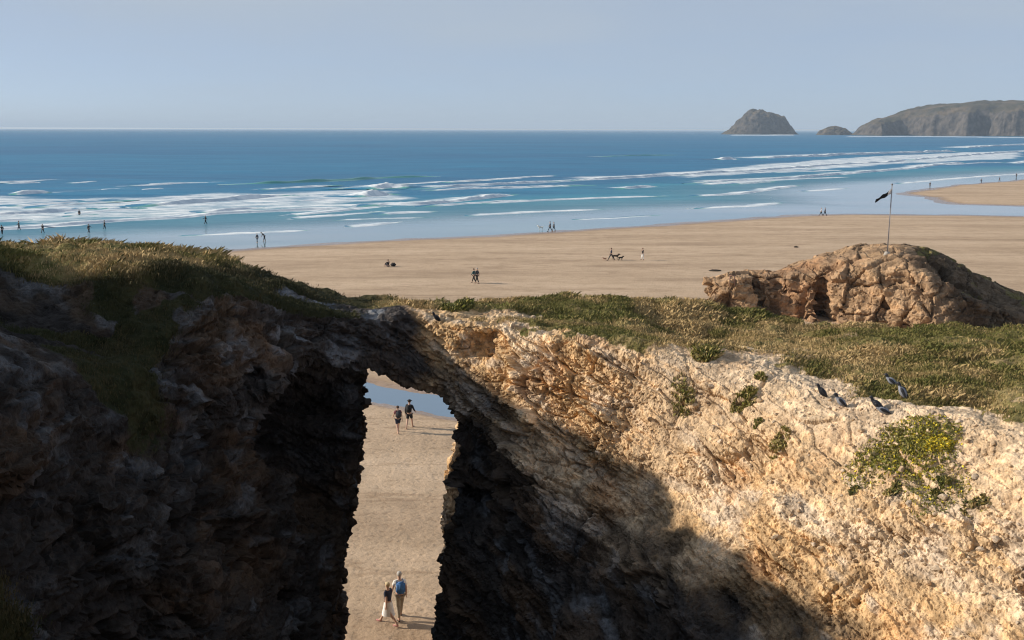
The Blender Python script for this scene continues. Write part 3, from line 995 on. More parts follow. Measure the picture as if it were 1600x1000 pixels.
# ------------------------------------------------------------------ rock outcrop on the beach
def outcrop():
    Y0 = 107.
    sil = [(1128, 447), (1140, 440), (1160, 438), (1184, 437), (1200, 443), (1220, 436), (1250, 425), (1280, 413), (1310, 405), (1345, 396), (1375, 390.5), (1420, 389.5),
           (1440, 393), (1470, 402), (1500, 418), (1540, 441), (1580, 459), (1620, 474), (1700, 492)]
    pts = []
    for u, v in sil:
        q = on_y(u, v, Y0)
        q[2] += .55 if u < 1195 else .15
        pts += [(q[0], Y0, q[2]), (q[0] + .5, Y0 + 6, q[2] - .4)]
        f = {True: .97, False: .42}[u < 1440]
        pts.append((q[0] + (.4 if u < 1440 else -.2), Y0 - 4.2, q[2] * f - .1))
    pts += [(36, 99.5, 5.7), (33, 101, 5.2), (37.5, 100, 5.3), (41, 100.5, 3.3), (44, 101, 2.0), (48, 103, 1.2), (29.5, 104, 3.8), (15, 100, 2), (15, 118, 2), (66, 118, 0), (66, 95, 0)]
    T2 = RBF(pts, .02)
    foot0 = [(18.9, 111), (19.3, 107.2), (21.2, 106.2), (23.6, 106.8), (26.5, 104.6), (30, 102), (36, 96.6), (44, 98.6), (52, 102), (62, 106), (64, 118), (40, 119), (24, 114)]
    foot1 = [(19.3, 111), (19.8, 107.9), (21.2, 107), (23.6, 107.4), (26.8, 105.6), (30.4, 103.4), (36.4, 98.6), (43.4, 100.6), (50, 104), (58, 108), (58, 116), (40, 117), (25, 113)]
    def f(x, y, z, P):
        x2, y2 = x[:, :, 0], y[:, :, 0]
        a, b = poly_sd(x2, y2, foot0)[:, :, None], poly_sd(x2, y2, foot1)[:, :, None]
        w = np.clip(z / 5.5, 0, 1.1)
        n1 = fbm(P, .33, 3, 210).reshape(x.shape)
        n2 = fbm(P * np.array([1.3, 1.3, .6], np.float32), .7, 2, 215).reshape(x.shape)
        g = smax((z - T2(x2, y2)[:, :, None]) * .9 - .25 * n1, a * (1 - w) + b * w + .75 * n1 + .5 * n2, .35)
        for (cx, cy, cz), (rx, ry, rz) in (((28.8, 103.6, .8), (.85, 4.2, 4.1)), ((20.9, 106.4, 1.9), (.8, 1.5, 1.0)), ((24.6, 105.6, 1.5), (.6, 1.2, 1.5)), ((23.5, 107.2, 3.6), (.35, 3.2, 1.5)), ((27.0, 104.6, 1.6), (.4, 1.2, 1.4)), ((33.6, 99.6, 1.6), (.4, 1.3, 1.4)),
                                               ((31.3, 101.2, 3.6), (1.0, .7, .35))):
            e = (np.sqrt(((x - cx) / rx) ** 2 + ((y - cy) / ry) ** 2 + ((z - cz) / rz) ** 2) - 1) * min(rx, ry, rz)
            g = smax(g, -(e + .12 * n2), .12)
        return g
    lo, h = (16., 95., -.4), .3
    F = grid_eval(f, lo, (66., 121., 9.), h)
    F[:, :, 0] = F[0] = F[-1] = 1
    P, Q = surface_nets(F, lo, h)
    N = vert_normals(P, Q)
    lev = np.where((N[Q].mean(1)[:, 1] < .2) & (P[Q].mean(1)[:, 0] < 57), 2, 1)
    V, Qf = refine(P, Q, lev)
    V = smooth_mesh(V, Qf, 2)
    N = vert_normals(V, Qf)
    W = V.astype(np.float32) * np.array([1.1, 1.1, .8], np.float32) + np.stack([vnoise(V, .5, 220), vnoise(V, .5, 221), vnoise(V, .5, 222)], 1) * .35
    _, g1, v1, t1 = worley(W, .40, 225)
    _, g2, v2, t2 = worley(W * np.array([1, 1, 1.6], np.float32), 1.3, 228)
    bd = V[:, 2] * 1.05 + V[:, 0] * .22 + .35 * vnoise(V, .35, 233)
    led = (bd - np.floor(bd)) - .5
    d = led * .30 + (v1 - .5) * 1.1 + t1 * .7 - .55 * sstep(.07, 0, g1) + (v2 - .5) * .16 + t2 * .22 - .06 * sstep(.10, 0, g2) + fbm(V, 3., 2, 231) * .07
    steep = sstep(.95, .6, N[:, 2])
    V = V + N * (d * (.35 + .65 * steep))[:, None]
    pick, pick2 = fbm(V, .16, 3, 240), fbm(V, .5, 3, 241)
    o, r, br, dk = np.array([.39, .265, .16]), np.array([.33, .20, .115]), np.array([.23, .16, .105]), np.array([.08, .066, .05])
    a = sstep(-.3, .4, pick)[:, None]
    b = sstep(0, .5, pick2)[:, None]
    t = o * (1 - a) + r * a
    t = t * (1 - .65 * b) + br * .65 * b
    right = sstep(35.5, 39.5, V[:, 0] + 1.5 * pick)[:, None]           # weed-grown flank away from the sun, its shade painted into the tint
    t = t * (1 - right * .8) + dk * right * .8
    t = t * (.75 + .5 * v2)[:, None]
    veg = sstep(.55, .8, N[:, 2]) * sstep(36, 40, V[:, 0] + 2 * pick2) * .55 * sstep(-.3, .3, pick2)
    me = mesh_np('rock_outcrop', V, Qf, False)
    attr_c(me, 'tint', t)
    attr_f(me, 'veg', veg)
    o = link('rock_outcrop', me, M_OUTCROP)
    tag(o, 'rugged orange-brown rock outcrop rising from the beach under the flagpole', 'rock')
    return BVHTree.FromPolygons([tuple(p) for p in V.tolist()], Qf.tolist())
out_bvh = outcrop()

# ------------------------------------------------------------------ far islands and headland
m, nt, b = new_mat('far_cliff')
p = gpos(nt)
geo = nd(nt, 'ShaderNodeNewGeometry')
sx_ = nd(nt, 'ShaderNodeSeparateXYZ')
nt.links.new(geo.outputs['Normal'], sx_.inputs[0])
n1 = noise(nt, p, .012, 5, .6)
n2 = noise(nt, p, .05, 4, .6)
rock = ramp(nt, n2, [(.38, (.035, .034, .034)), (.62, (.115, .10, .085))])
turf = ramp(nt, n1, [(.38, (.05, .05, .032)), (.5, (.09, .075, .048)), (.62, (.14, .108, .07))])
slope = math_n(nt, 'ADD', sx_.outputs[2], math_n(nt, 'MULTIPLY', math_n(nt, 'SUBTRACT', n2, .5), .5))
nt.links.new(mix(nt, maprange(nt, slope, .72, .92), rock, turf), b.inputs['Base Color'])
b.inputs['Roughness'].default_value = .95
b.inputs['Specular IOR Level'].default_value = .1
nt.links.new(bump(nt, noise(nt, p, .03, 6, .7), 1., 14.), b.inputs['Normal'])
M_FAR = m

def hill_mesh(name, x, y, z):
    n, k = x.shape
    i, j = np.meshgrid(np.arange(n - 1), np.arange(k - 1), indexing='ij')
    F = np.stack([i * k + j, (i + 1) * k + j, (i + 1) * k + j + 1, i * k + j + 1], -1).reshape(-1, 4)
    V = np.stack([x, y, z], -1).reshape(-1, 3)
    return mesh_np(name, V, F)

def dome(name, sil, Y0, depth, k, crag):
    S = np.array([on_y(u, v, Y0) for u, v in sil])
    n = 150
    xs = np.linspace(S[0, 0], S[-1, 0], n)
    hs = np.maximum(np.interp(xs, S[:, 0], S[:, 2]), 0)
    t = np.linspace(-1, 1, 90)
    x, tt = np.meshgrid(xs, t, indexing='ij')
    wid = depth * (.35 + .65 * np.sqrt(hs / hs.max()))[:, None]
    y = Y0 + tt * wid + (x - xs.mean()) * .15
    z = hs[:, None] * np.clip(1 - np.abs(tt) ** 2.2, 0, 1) ** .75
    P = np.stack([x, y, z], -1).reshape(-1, 3)
    rid = np.abs(fbm(P, 1 / 60., 4, k, .55)).reshape(x.shape)
    z = z + (crag * (fbm(P, 1 / 45., 4, k + 5).reshape(x.shape) - .9 * rid) + crag * .3) * np.clip(z / (.25 * hs.max()), 0, 1) - 2
    dome_o = link(name, hill_mesh(name, x, y, z), M_FAR)
    return dome_o
o = dome('island', [(1126, 210), (1138, 202), (1147, 195), (1155, 187), (1165, 178.5), (1176, 172), (1186, 171.5), (1200, 174.5), (1211, 178), (1222, 183), (1233, 194), (1240, 202), (1247, 210)], 5000, 150, 300, 12)
tag(o, 'tall rounded rocky island standing alone offshore on the horizon', 'island')
o = dome('islet', [(1276, 210), (1283, 204), (1289, 201.5), (1297, 198.5), (1306, 196.5), (1313, 197.5), (1321, 200), (1325, 204), (1332, 210)], 4500, 70, 320, 6)
tag(o, 'low dark rocky islet just off the tip of the far headland', 'island')

coast_px = [(1318, 4500), (1326, 4250), (1345, 4080), (1368, 3990), (1382, 4010), (1392, 4130), (1402, 4190), (1416, 4110), (1440, 4030), (1470, 3990), (1500, 3900), (1530, 3920), (1552, 3830), (1580, 3800), (1620, 3740),
            (1800, 3300), (2400, 2600), (3600, 2300)]
coast = [((u - 800) / FPX * Y * 1.0, Y) for u, Y in coast_px]
coastp = coast + [(9000, 2500), (9000, 7000), (2600, 7000), (1700, 5200)]
silh = np.array([(1316, 0), (1326, 196), (1334, 189), (1344, 184), (1355, 181), (1370, 180), (1385, 176), (1396, 171), (1412, 166.5), (1440, 163.5), (1470, 160.5), (1500, 158.5), (1524, 156), (1550, 157.5), (1600, 159.5), (1700, 160), (2000, 163), (4000, 168)], float)
uu = np.concatenate([np.arange(1300, 1640, 1.3), np.linspace(1645, 3600, 50)])
yy = np.concatenate([np.arange(3500, 4900, 9.), np.linspace(4950, 6800, 16)])
X = ((uu - 800) / FPX)[:, None] * yy[None]
Yg = np.repeat(yy[None], len(uu), 0)
d = -poly_sd(X, Yg, coastp)
P = np.stack([X, Yg, 0 * X], -1).reshape(-1, 3)
d = d + fbm(P, 1 / 55., 4, 340, .6).reshape(X.shape) * 16
hs = np.interp(uu, silh[1:, 0], silh[1:, 1])
H = np.array([on_y(u, v, 4350)[2] for u, v in zip(uu, hs)])[:, None]
z = H * (.62 * sstep(-4, 42, d) + .25 * sstep(20, 130, d) + .13 * sstep(80, 330, d))
z = z * (1 + .05 * fbm(P, 1 / 160., 3, 345).reshape(X.shape)) + 5 * fbm(P, 1 / 40., 3, 346).reshape(X.shape) * sstep(0, 30, d) - 3
kind(link('far_headland', hill_mesh('far_headland', X, Yg, z), M_FAR), 'structure')

# ------------------------------------------------------------------ grass on the headland
m, nt, b = new_mat('grass_blade')
nt.links.new(attr(nt, 'tint', 'Color'), b.inputs['Base Color'])
b.inputs['Roughness'].default_value = .7
b.inputs['Specular IOR Level'].default_value = .2
M_GRASS = m
M_GRASS.use_nodes = True

def blades(base, hgt, lean, wid, colr):
    """one curved blade (two triangles) per row"""
    n = len(base)
    a = rng.uniform(0, 2 * np.pi, n)
    side = np.stack([np.cos(a), np.sin(a), 0 * a], 1) * wid[:, None] * .5
    mid = base + lean * .30 + np.stack([0 * a, 0 * a, hgt * .58], 1)
    tip = base + lean + np.stack([0 * a, 0 * a, hgt], 1)
    V = np.stack([base - side - np.array([0, 0, .04]), base + side - np.array([0, 0, .04]), mid + side * .6, tip], 1).reshape(-1, 3)
    k = np.arange(n)[:, None] * 4
    F = np.concatenate([k + np.array([0, 1, 2]), k + np.array([0, 2, 3])], 1).reshape(-1, 3)
    C = np.repeat(colr, 4, 0)
    return V, F, C

def grass_object(name, mask_fn, n_tuft, per, seed):
    g = np.random.default_rng(seed)
    c = HV[HQ].mean(1)
    u_, v_, dep = project(c)
    ok = (u_ > -120) & (u_ < 1720) & (dep > 8) & (HVEG[HQ].mean(1) > .45)
    e1, e2 = HV[HQ[:, 2]] - HV[HQ[:, 0]], HV[HQ[:, 3]] - HV[HQ[:, 1]]
    area = np.linalg.norm(np.cross(e1, e2), axis=1) * .5
    w = area * ok * mask_fn(c) * (.25 + sstep(-.35, .5, fbm(c, .75, 3, 400)))
    f = g.choice(len(HQ), n_tuft, p=w / w.sum())
    a, b_ = g.random((2, n_tuft, 1))
    q = HV[HQ[f]]
    pos = q[:, 0] * (1 - a) * (1 - b_) + q[:, 1] * a * (1 - b_) + q[:, 2] * a * b_ + q[:, 3] * (1 - a) * b_
    tall = sstep(-.1, .7, fbm(pos, .55, 3, 401) + .5 * fbm(pos, 2.1, 2, 402))
    crestl = sstep(-6.5, -8.5, pos[:, 0]) * sstep(30, 33, pos[:, 1])
    ridge = sstep(31.5, 33.5, pos[:, 1]) * sstep(0, 1.2, pos[:, 0])
    H = .03 + .065 * tall + .14 * crestl * (.3 + .9 * tall) + .03 * ridge
    dry = sstep(-.5, .5, fbm(pos, .42, 3, 405) + .7 * fbm(pos, 1.6, 3, 406))
    green, olive, straw, dark = np.array([.115, .125, .03]), np.array([.24, .19, .07]), np.array([.46, .335, .165]), np.array([.06, .07, .022])
    pos = np.repeat(pos, per, 0)
    n = len(pos)
    pos[:, :2] += g.normal(0, .12, (n, 2))
    H = np.repeat(H * (1 - .45 * HSHADE[HQ[f]].mean(1)), per) * g.uniform(.45, 1.35, n)
    dry = np.clip(np.repeat(dry, per) + g.normal(.16, .15, n), 0, 1)[:, None]
    C = np.where(dry < .5, green * (1 - dry * 2) + olive * dry * 2, olive * (2 - dry * 2) + straw * (dry * 2 - 1))
    dk = (g.random(n) < .05)[:, None]
    shade_w = np.repeat(HSHADE[HQ[f]].mean(1), per)[:, None]
    C = C * (1 - shade_w) + (np.array([.030, .038, .014]) * (1 - dry) + np.array([.075, .062, .028]) * dry) * shade_w  # blades take the painted shade of the flanks
    dk = dk & (shade_w < .5)
    C = np.where(dk, dark, C) * g.uniform(.85, 1.15, (n, 1))
    lean = np.stack([.25 + g.normal(0, .6, n), g.normal(0, .6, n), 0 * H], 1) * H[:, None]
    V, F, Cc = blades(pos, H, lean, .006 + .008 * g.random(n), C)
    me = mesh_np(name, V, F, False)
    attr_c(me, 'tint', Cc)
    o = link(name, me, M_GRASS)
    return o
HV, HQ, HVEG, HSHADE = V_head, Q_head, veg_head, shade_veg
o = kind(grass_object('grass', lambda c: (c[:, 0] < -3.0) * 1., 20000, 8, 11), 'stuff')
tag(o, 'tussocky green and straw grass along the top of the left cliff', 'grass')
o = kind(grass_object('grass', lambda c: (c[:, 0] >= -3.0) * 1., 38000, 8, 12), 'stuff')
tag(o, 'olive and straw coloured turf over the bridge and right plateau', 'grass')

# ------------------------------------------------------------------ plants that stand alone on the bare slope
def leaf_mat(name, lo, hi):
    m, nt, b = new_mat(name)
    nt.links.new(attr(nt, 'tint', 'Color'), b.inputs['Base Color'])
    b.inputs['Roughness'].default_value = .65
    b.inputs['Specular IOR Level'].default_value = .25
    return m
M_LEAF = leaf_mat('leaves', 0, 0)
M_STEM = plain('plant_stem', (.10, .07, .04), .9)

def plant(name, u, v, w, h, n, cols, label, cat='plant', seed=0, blade=.5, size=.05):
    g = np.random.default_rng(900 + seed)
    loc, no = hit(u, v)
    if loc is None:
        return
    root = empty(name, loc)
    tag(root, label, cat)
    # shape: several lobes on the slope
    k = max(3, int(w * 5))
    lob = np.stack([g.normal(0, w * .30, k), g.normal(0, w * .24, k)], 1)
    pts = []
    which = g.integers(0, k, n)
    r = g.random(n) ** .5 * w * .36
    a = g.uniform(0, 2 * np.pi, n)
    x, y = lob[which, 0] + r * np.cos(a), lob[which, 1] + r * np.sin(a)
    zt = h * np.sqrt(np.clip(1 - (r / (w * .38)) ** 2, .05, 1)) * (.6 + .5 * ((which * 37) % 10) / 10)
    gz = np.zeros(n)
    cache = {}
    for i in range(n):
        key = (round(x[i] / .06), round(y[i] / .06))
        if key not in cache:
            q, _ = drop(loc.x + key[0] * .06, loc.y + key[1] * .06, loc.z + 1.2)
            cache[key] = (q.z - loc.z) if q is not None else 0
        gz[i] = cache[key]
    ok = np.abs(gz) < max(.5, w)
    x, y, zt, gz = x[ok], y[ok], zt[ok], gz[ok]
    n = len(x)
    cc = np.array(cols)[g.integers(0, len(cols), n)] * g.uniform(.65, 1.3, (n, 1))
    nb = int(n * blade)
    V1, F1, C1 = blades(np.stack([x[:nb], y[:nb], gz[:nb]], 1), zt[:nb] * g.uniform(.7, 1.2, nb), np.stack([g.normal(.2, .5, nb), g.normal(0, .5, nb), 0 * x[:nb]], 1) * zt[:nb, None], np.full(nb, size * .5), cc[:nb])
    # leaves: small tilted diamonds through the depth of the clump
    m_ = n - nb
    ce = np.stack([x[nb:], y[nb:], gz[nb:] + zt[nb:] * g.uniform(.1, 1, m_)], 1)
    d1 = g.normal(0, 1, (m_, 3))
    d1 /= np.linalg.norm(d1, axis=1, keepdims=True)
    d2 = np.cross(d1, g.normal(0, 1, (m_, 3)))
    d2 /= np.linalg.norm(d2, axis=1, keepdims=True)
    s = size * g.uniform(.6, 1.3, (m_, 1))
    V2 = np.stack([ce - d1 * s, ce + d2 * s * .45, ce + d1 * s, ce - d2 * s * .45], 1).reshape(-1, 3)
    kk = np.arange(m_)[:, None] * 4
    F2 = np.concatenate([kk + np.array([0, 1, 2]), kk + np.array([0, 2, 3])], 1).reshape(-1, 3)
    C2 = np.repeat(cc[nb:], 4, 0)
    me = mesh_np('foliage', np.concatenate([V1, V2]), np.concatenate([F1, F2 + len(V1)]), False)
    attr_c(me, 'tint', np.concatenate([C1, C2]))
    link('foliage', me, M_LEAF, root)
    # woody stems
    for lx, ly in lob[:4]:
        q, _ = drop(loc.x + lx, loc.y + ly, loc.z + 1.2)
        z0 = (q.z - loc.z) if q is not None else 0
        bm = bmesh.new()
        ax = Matrix.Translation((lx, ly, z0 + h * .22)) @ Matrix.Rotation(g.uniform(-.4, .4), 4, 'X') @ Matrix.Rotation(g.uniform(-.4, .4), 4, 'Y')
        bmesh.ops.create_cone(bm, segments=6, radius1=.02, radius2=.006, depth=h * .7, matrix=ax)
        me = bpy.data.meshes.new('stem')
        bm.to_mesh(me)
        bm.free()
        link('stem', me, M_STEM, root)
    return root
GR, OL, ST, YE, DK = (.16, .17, .035), (.28, .24, .07), (.45, .34, .16), (.70, .55, .04), (.08, .09, .03)
plant('shrub', 1116, 560, .75, .26, 2600, [GR, OL, DK, OL, ST], 'round dark green shrub at the lip where turf meets bare slope', 'shrub', 1)
plant('gorse_bush', 1418, 692, 1.55, .07, 11000, [GR, OL, GR, OL, YE, OL, GR], 'wide green and yellow flowering bush low on the sunlit slope', 'bush', 2, .55, .03)
plant('gorse_bush', 1466, 692, .42, .12, 1800, [YE, OL, YE, GR], 'bright yellow flowering patch on the right of the wide bush', 'bush', 3, .4, .028)
plant('grass_tuft', 1072, 614, .50, .12, 900, [OL, ST, ST, GR], 'straw and green tuft on the bare slope, leftmost of the tufts', 'grass tuft', 4, .8)
plant('grass_tuft', 1164, 634, .42, .14, 900, [GR, OL, OL, ST], 'green oval tuft in the middle of the bare slope left of the birds', 'grass tuft', 5, .8)
plant('grass_tuft', 1181, 588, .30, .10, 600, [GR, OL, ST], 'small tuft right below the edge of the turf', 'grass tuft', 6, .8)
plant('grass_tuft', 1226, 698, .40, .09, 700, [ST, OL, OL], 'dry olive tuft on the slope below the oval green tuft', 'grass tuft', 7, .8)
plant('grass_tuft', 1182, 661, .20, .08, 350, [OL, ST, GR], 'tiny tuft just below the oval green tuft', 'grass tuft', 8, .8)
plant('grass_tuft', 1470, 764, .32, .10, 600, [OL, GR, DK], 'small dark tuft right below the wide flowering bush', 'grass tuft', 9, .7)
plant('grass_tuft', 1398, 768, .24, .10, 400, [OL, DK, ST], 'small tuft beside a pale stone below the wide bush', 'grass tuft', 10, .7)
plant('grass_tuft', 1528, 790, .30, .08, 450, [OL, ST, DK], 'dry brownish tuft on the gravel slope near the right edge', 'grass tuft', 11, .8)
plant('grass_tuft', 1328, 768, .14, .07, 200, [DK, OL], 'tiny dark tuft alone on the slope left of the bush', 'grass tuft', 12, .7)
plant('shrub', 728, 478, .9, .22, 1800, [GR, DK, OL], 'low dark green shrub on the far side of the bridge', 'shrub', 13)

# loose stones on the slope: pieces of the headland
M_STONE = rock_material('loose_stone', 3.0)
def stone_mesh(seed):
    g = random.Random(seed)
    bm = bmesh.new()
    bmesh.ops.create_icosphere(bm, subdivisions=2, radius=1)
    bm.verts.ensure_lookup_table()
    nrm = [Vector((g.gauss(0, 1), g.gauss(0, 1), g.gauss(0, 1))).normalized() for _ in range(7)]
    for vtx in bm.verts:
        for q in nrm:
            d = vtx.co.dot(q) - .62
            if d > 0:
                vtx.co -= q * d
        vtx.co *= 1 + g.uniform(-.13, .13)
        vtx.co.x *= 1.25
        vtx.co.z *= .72
    me = bpy.data.meshes.new('stone')
    bm.to_mesh(me)
    bm.free()
    c = random.Random(seed).choice([(.58, .45, .31), (.54, .40, .26), (.62, .51, .39), (.50, .41, .31)])
    attr_c(me, 'tint', np.tile(c, (len(me.vertices), 1)))
    attr_f(me, 'veg', np.zeros(len(me.vertices)))
    me.materials.append(M_STONE)
    return me
stones = [stone_mesh(s) for s in range(8)]
sg = random.Random(5)
ns_ = 0
for _ in range(700):
    u, v = sg.uniform(860, 1600), sg.uniform(560, 1000)
    loc, no = hit(u, v)
    if loc is None or no.z < .3 or loc.z < 10.7 or poly_sd(np.array([loc.x]), np.array([loc.y]), GULLY[3])[0] > .1:
        continue
    s = min(.09, .022 * math.exp(abs(sg.gauss(0, .6))))
    o = link('stone', stones[sg.randrange(8)], None, HEAD, loc + no * s * .2)
    o.scale = (s, s, s)
    o.rotation_euler = (sg.uniform(-.6, .6), sg.uniform(-.6, .6), sg.uniform(0, 6.28))
    ns_ += 1
    if ns_ >= 280:
        break
# ------------------------------------------------------------------ people
SKIN = plain('skin', (.52, .33, .24), .6)
def cloth(name, c):
    return plain(name, c, .85, .10, 20)

def skin_mesh(name, verts, edges, radii, sub=1):
    """verts: positions, radii: (rx, ry) per joint -> a continuous body surface"""
    bm = bmesh.new()
    lay = bm.verts.layers.skin.verify()
    vs = [bm.verts.new(v) for v in verts]
    bm.verts.ensure_lookup_table()
    for a, b in edges:
        bm.edges.new((vs[a], vs[b]))
    for k, (v, r) in enumerate(zip(vs, radii)):
        v[lay].radius = r if isinstance(r, tuple) else (r, r)
        v[lay].use_root = (k == 0)
    me = bpy.data.meshes.new(name + '_cage')
    bm.to_mesh(me)
    bm.free()
    o = bpy.data.objects.new(name + '_cage', me)
    col.objects.link(o)
    md = o.modifiers.new('skin', 'SKIN')
    md.use_smooth_shade = True
    if sub:
        ms = o.modifiers.new('sub', 'SUBSURF')
        ms.levels = ms.render_levels = sub
    dg = bpy.context.evaluated_depsgraph_get()
    out = bpy.data.meshes.new_from_object(o.evaluated_get(dg))
    out.name = name
    bpy.data.objects.remove(o)
    bpy.data.meshes.remove(me)
    return out

def tube(bm, a, b, r0, r1, seg=6):
    a, b = Vector(a), Vector(b)
    d = b - a
    mt = Matrix.Translation((a + b) / 2) @ d.to_track_quat('Z', 'Y').to_matrix().to_4x4()
    bmesh.ops.create_cone(bm, cap_ends=True, segments=seg, radius1=r0, radius2=r1, depth=d.length, matrix=mt)

def ell(bm, c, r, sub=2):
    q = bmesh.ops.create_icosphere(bm, subdivisions=sub, radius=1)
    bmesh.ops.scale(bm, vec=r, verts=q['verts'])
    bmesh.ops.translate(bm, vec=c, verts=q['verts'])
    return q['verts']

def bm_obj(name, bm, mat, parent, smooth=True):
    me = bpy.data.meshes.new(name)
    bm.to_mesh(me)
    bm.free()
    if smooth:
        me.polygons.foreach_set('use_smooth', [True] * len(me.polygons))
    return link(name, me, mat, parent)

def person(loc, face, height, label, cat='person', stride=.45, arms=(.35, -.35), top=None, bottom=None, hair=None, skirt=False, long_legs=True, long_sleeve=True,
           hat=None, pack=None, pose='walk', group=None, bend=0., shoes=None, hold=None, rel=0.):
    """face: heading of the walker, radians from +Y towards -X; built facing +Y"""
    root = empty('person', loc, face)
    tag(root, label, cat, group)
    k = height / 1.74
    root.scale = (k, k, k)
    sit = pose == 'sit'
    pz = .93 if not sit else .14
    drop_ = 0.
    if not sit:
        drop_ = .93 - (.93 * math.cos(stride * .55)) * .98
        pz -= drop_ * .8
    pel = Vector((0, 0, pz))
    up = Vector((0, math.sin(bend), math.cos(bend)))
    fw = Vector((0, math.cos(bend), -math.sin(bend)))
    def at(x, f, h):
        return pel + Vector((x, 0, 0)) + fw * f + up * h
    V, R, E = [], [], []
    def add(p, r, par=None):
        V.append(tuple(p)); R.append(r)
        if par is not None:
            E.append((par, len(V) - 1))
        return len(V) - 1
    ip = add(pel, (.15, .11))
    iw = add(at(0, 0, .17), (.125, .095), ip)
    ic = add(at(0, .015, .36), (.155, .105), iw)
    inb = add(at(0, 0, .50), (.085, .07), ic)
    ink = add(at(0, .01, .565), (.055, .055), inb)
    ih0 = add(at(0, .025, .63), (.062, .075), ink)
    ih1 = add(at(0, .025, .70), (.078, .095), ih0)
    ih2 = add(at(0, .015, .775), (.066, .08), ih1)
    legs, armj = [], []
    for sd in (-1, 1):
        sw = stride * sd
        ihip = add(pel + Vector((.085 * sd, 0, -.03)), .092, ip)
        if sit:
            kn = Vector((.13 * sd, .40, .42)); an = Vector((.12 * sd, .62, .07)); to = an + Vector((0, .16, -.03))
        else:
            L1, L2 = .43, .43
            a1 = sw * .9 + .06
            kn = V3(V[ihip]) + Vector((0, math.sin(a1) * L1, -math.cos(a1) * L1))
            a2 = a1 - (.12 if sw > 0 else .55 * abs(stride))
            an = kn + Vector((0, math.sin(a2) * L2, -math.cos(a2) * L2))
            an.z = max(an.z, .075)
            to = an + Vector((.02 * sd, .17, -.045 if sw >= 0 else -.035))
        ik = add(kn, .058, ihip)
        ic2 = add(kn * .6 + an * .4 + Vector((0, -.015, 0)), .056, ik)
        ia = add(an, .036, ic2)
        ih = add(an + Vector((0, -.03, -.035)), .034, ia)
        it = add(to, (.036, .026), ia)
        legs.append((ihip, ik, ic2, ia, it, ih))
    for n_, sd in enumerate((-1, 1)):
        s = add(at(.175 * sd, 0, .465), .058, ic)
        a1 = arms[n_]
        if hold == 'both':
            el = at(.23 * sd, .12, .22); wr = at(.10 * sd, .30, .28)
        else:
            el = V3(V[s]) + Vector((.05 * sd, math.sin(a1) * .28, -math.cos(a1) * .28))
            a2 = a1 + .35
            wr = el + Vector((.01 * sd, math.sin(a2) * .25, -math.cos(a2) * .25))
        ie = add(el, .040, s)
        iwr = add(wr, .027, ie)
        dr = (wr - el).normalized()
        ip_ = add(wr + dr * .07, (.030, .018), iwr)
        armj.append((s, ie, iwr, ip_, dr, sd))
    me = skin_mesh('body', V, E, R, 1)
    # fingers, nose and ears, rooted in the body surface
    bm = bmesh.new()
    bm.from_mesh(me)
    for s, ie, iwr, ip_, dr, sd in armj:
        pm = V3(V[ip_])
        sidev = dr.cross(Vector((1, 0, 0))).normalized() if abs(dr.x) < .9 else Vector((0, 1, 0))
        palm_n = dr.cross(sidev).normalized()
        for q in range(4):
            b0 = pm + sidev * (q - 1.5) * .017
            ln = (.058, .070, .066, .050)[q]
            c1 = b0 + dr * ln * .55 + palm_n * .008 * -sd
            tube(bm, b0 - dr * .02, c1, .0085, .0075)
            tube(bm, c1, c1 + dr * ln * .38 + palm_n * .022 * -sd, .0075, .006)
        th = V3(V[iwr]) + dr * .03 + sidev * -.024
        tube(bm, th, th + dr * .035 - sidev * .026, .010, .0085)
        tube(bm, th + dr * .035 - sidev * .026, th + dr * .062 - sidev * .03, .0085, .007)
    hd = at(0, .025, .70)
    tube(bm, hd + fw * .085 + up * .012, hd + fw * .118 - up * .018, .008, .016)
    for sd in (-1, 1):
        ell(bm, hd + Vector((.080 * sd, 0, 0)) - fw * .005, (.014, .022, .032), 1)
    me2 = bpy.data.meshes.new('body')
    bm.to_mesh(me2)
    bm.free()
    me2.polygons.foreach_set('use_smooth', [True] * len(me2.polygons))
    link('body', me2, SKIN, root)
    for sd in (-1, 1):
        bm = bmesh.new()
        ell(bm, hd + Vector((.030 * sd, 0, 0)) + fw * .092 + up * .012, (.012, .008, .007), 1)
        bm_obj('eye', bm, plain('eye', (.03, .025, .02), .4), root)
    # clothing follows the same joints, a little wider
    if top is not None:
        ids = [ip, iw, ic, inb]
        vv, rr, ee = [V[i] for i in ids], [(.158, .125), (.142, .118), (.172, .128), (.078, .074)], [(0, 1), (1, 2), (2, 3)]
        vv[0] = tuple(V3(V[ip]) + up * .02)
        for s, ie, iwr, *_ in armj:
            vv.append(V[s]); rr.append(.074); ee.append((2, len(vv) - 1)); si = len(vv) - 1
            if long_sleeve:
                vv.append(V[ie]); rr.append(.054); ee.append((si, si + 1))
                vv.append(tuple(V3(V[ie]) * .12 + V3(V[iwr]) * .88)); rr.append(.041); ee.append((si + 1, si + 2))
            else:
                vv.append(tuple(V3(V[s]) * .4 + V3(V[ie]) * .6)); rr.append(.060); ee.append((si, si + 1))
        link('shirt', skin_mesh('shirt', vv, ee, rr, 1), top, root)
    if bottom is not None:
        vv, rr, ee = [tuple(V3(V[ip]) + up * .06)], [(.152, .118)], []
        for (ihip, ik, ic2, ia, it, ih) in legs:
            vv.append(V[ihip]); rr.append(.112); ee.append((0, len(vv) - 1)); hi_ = len(vv) - 1
            if long_legs:
                vv.append(V[ik]); rr.append(.078); ee.append((hi_, hi_ + 1))
                vv.append(tuple(V3(V[ik]) * .1 + V3(V[ia]) * .9)); rr.append(.058); ee.append((hi_ + 1, hi_ + 2))
            else:
                vv.append(tuple(V3(V[ihip]) * .25 + V3(V[ik]) * .75)); rr.append(.098); ee.append((hi_, hi_ + 1))
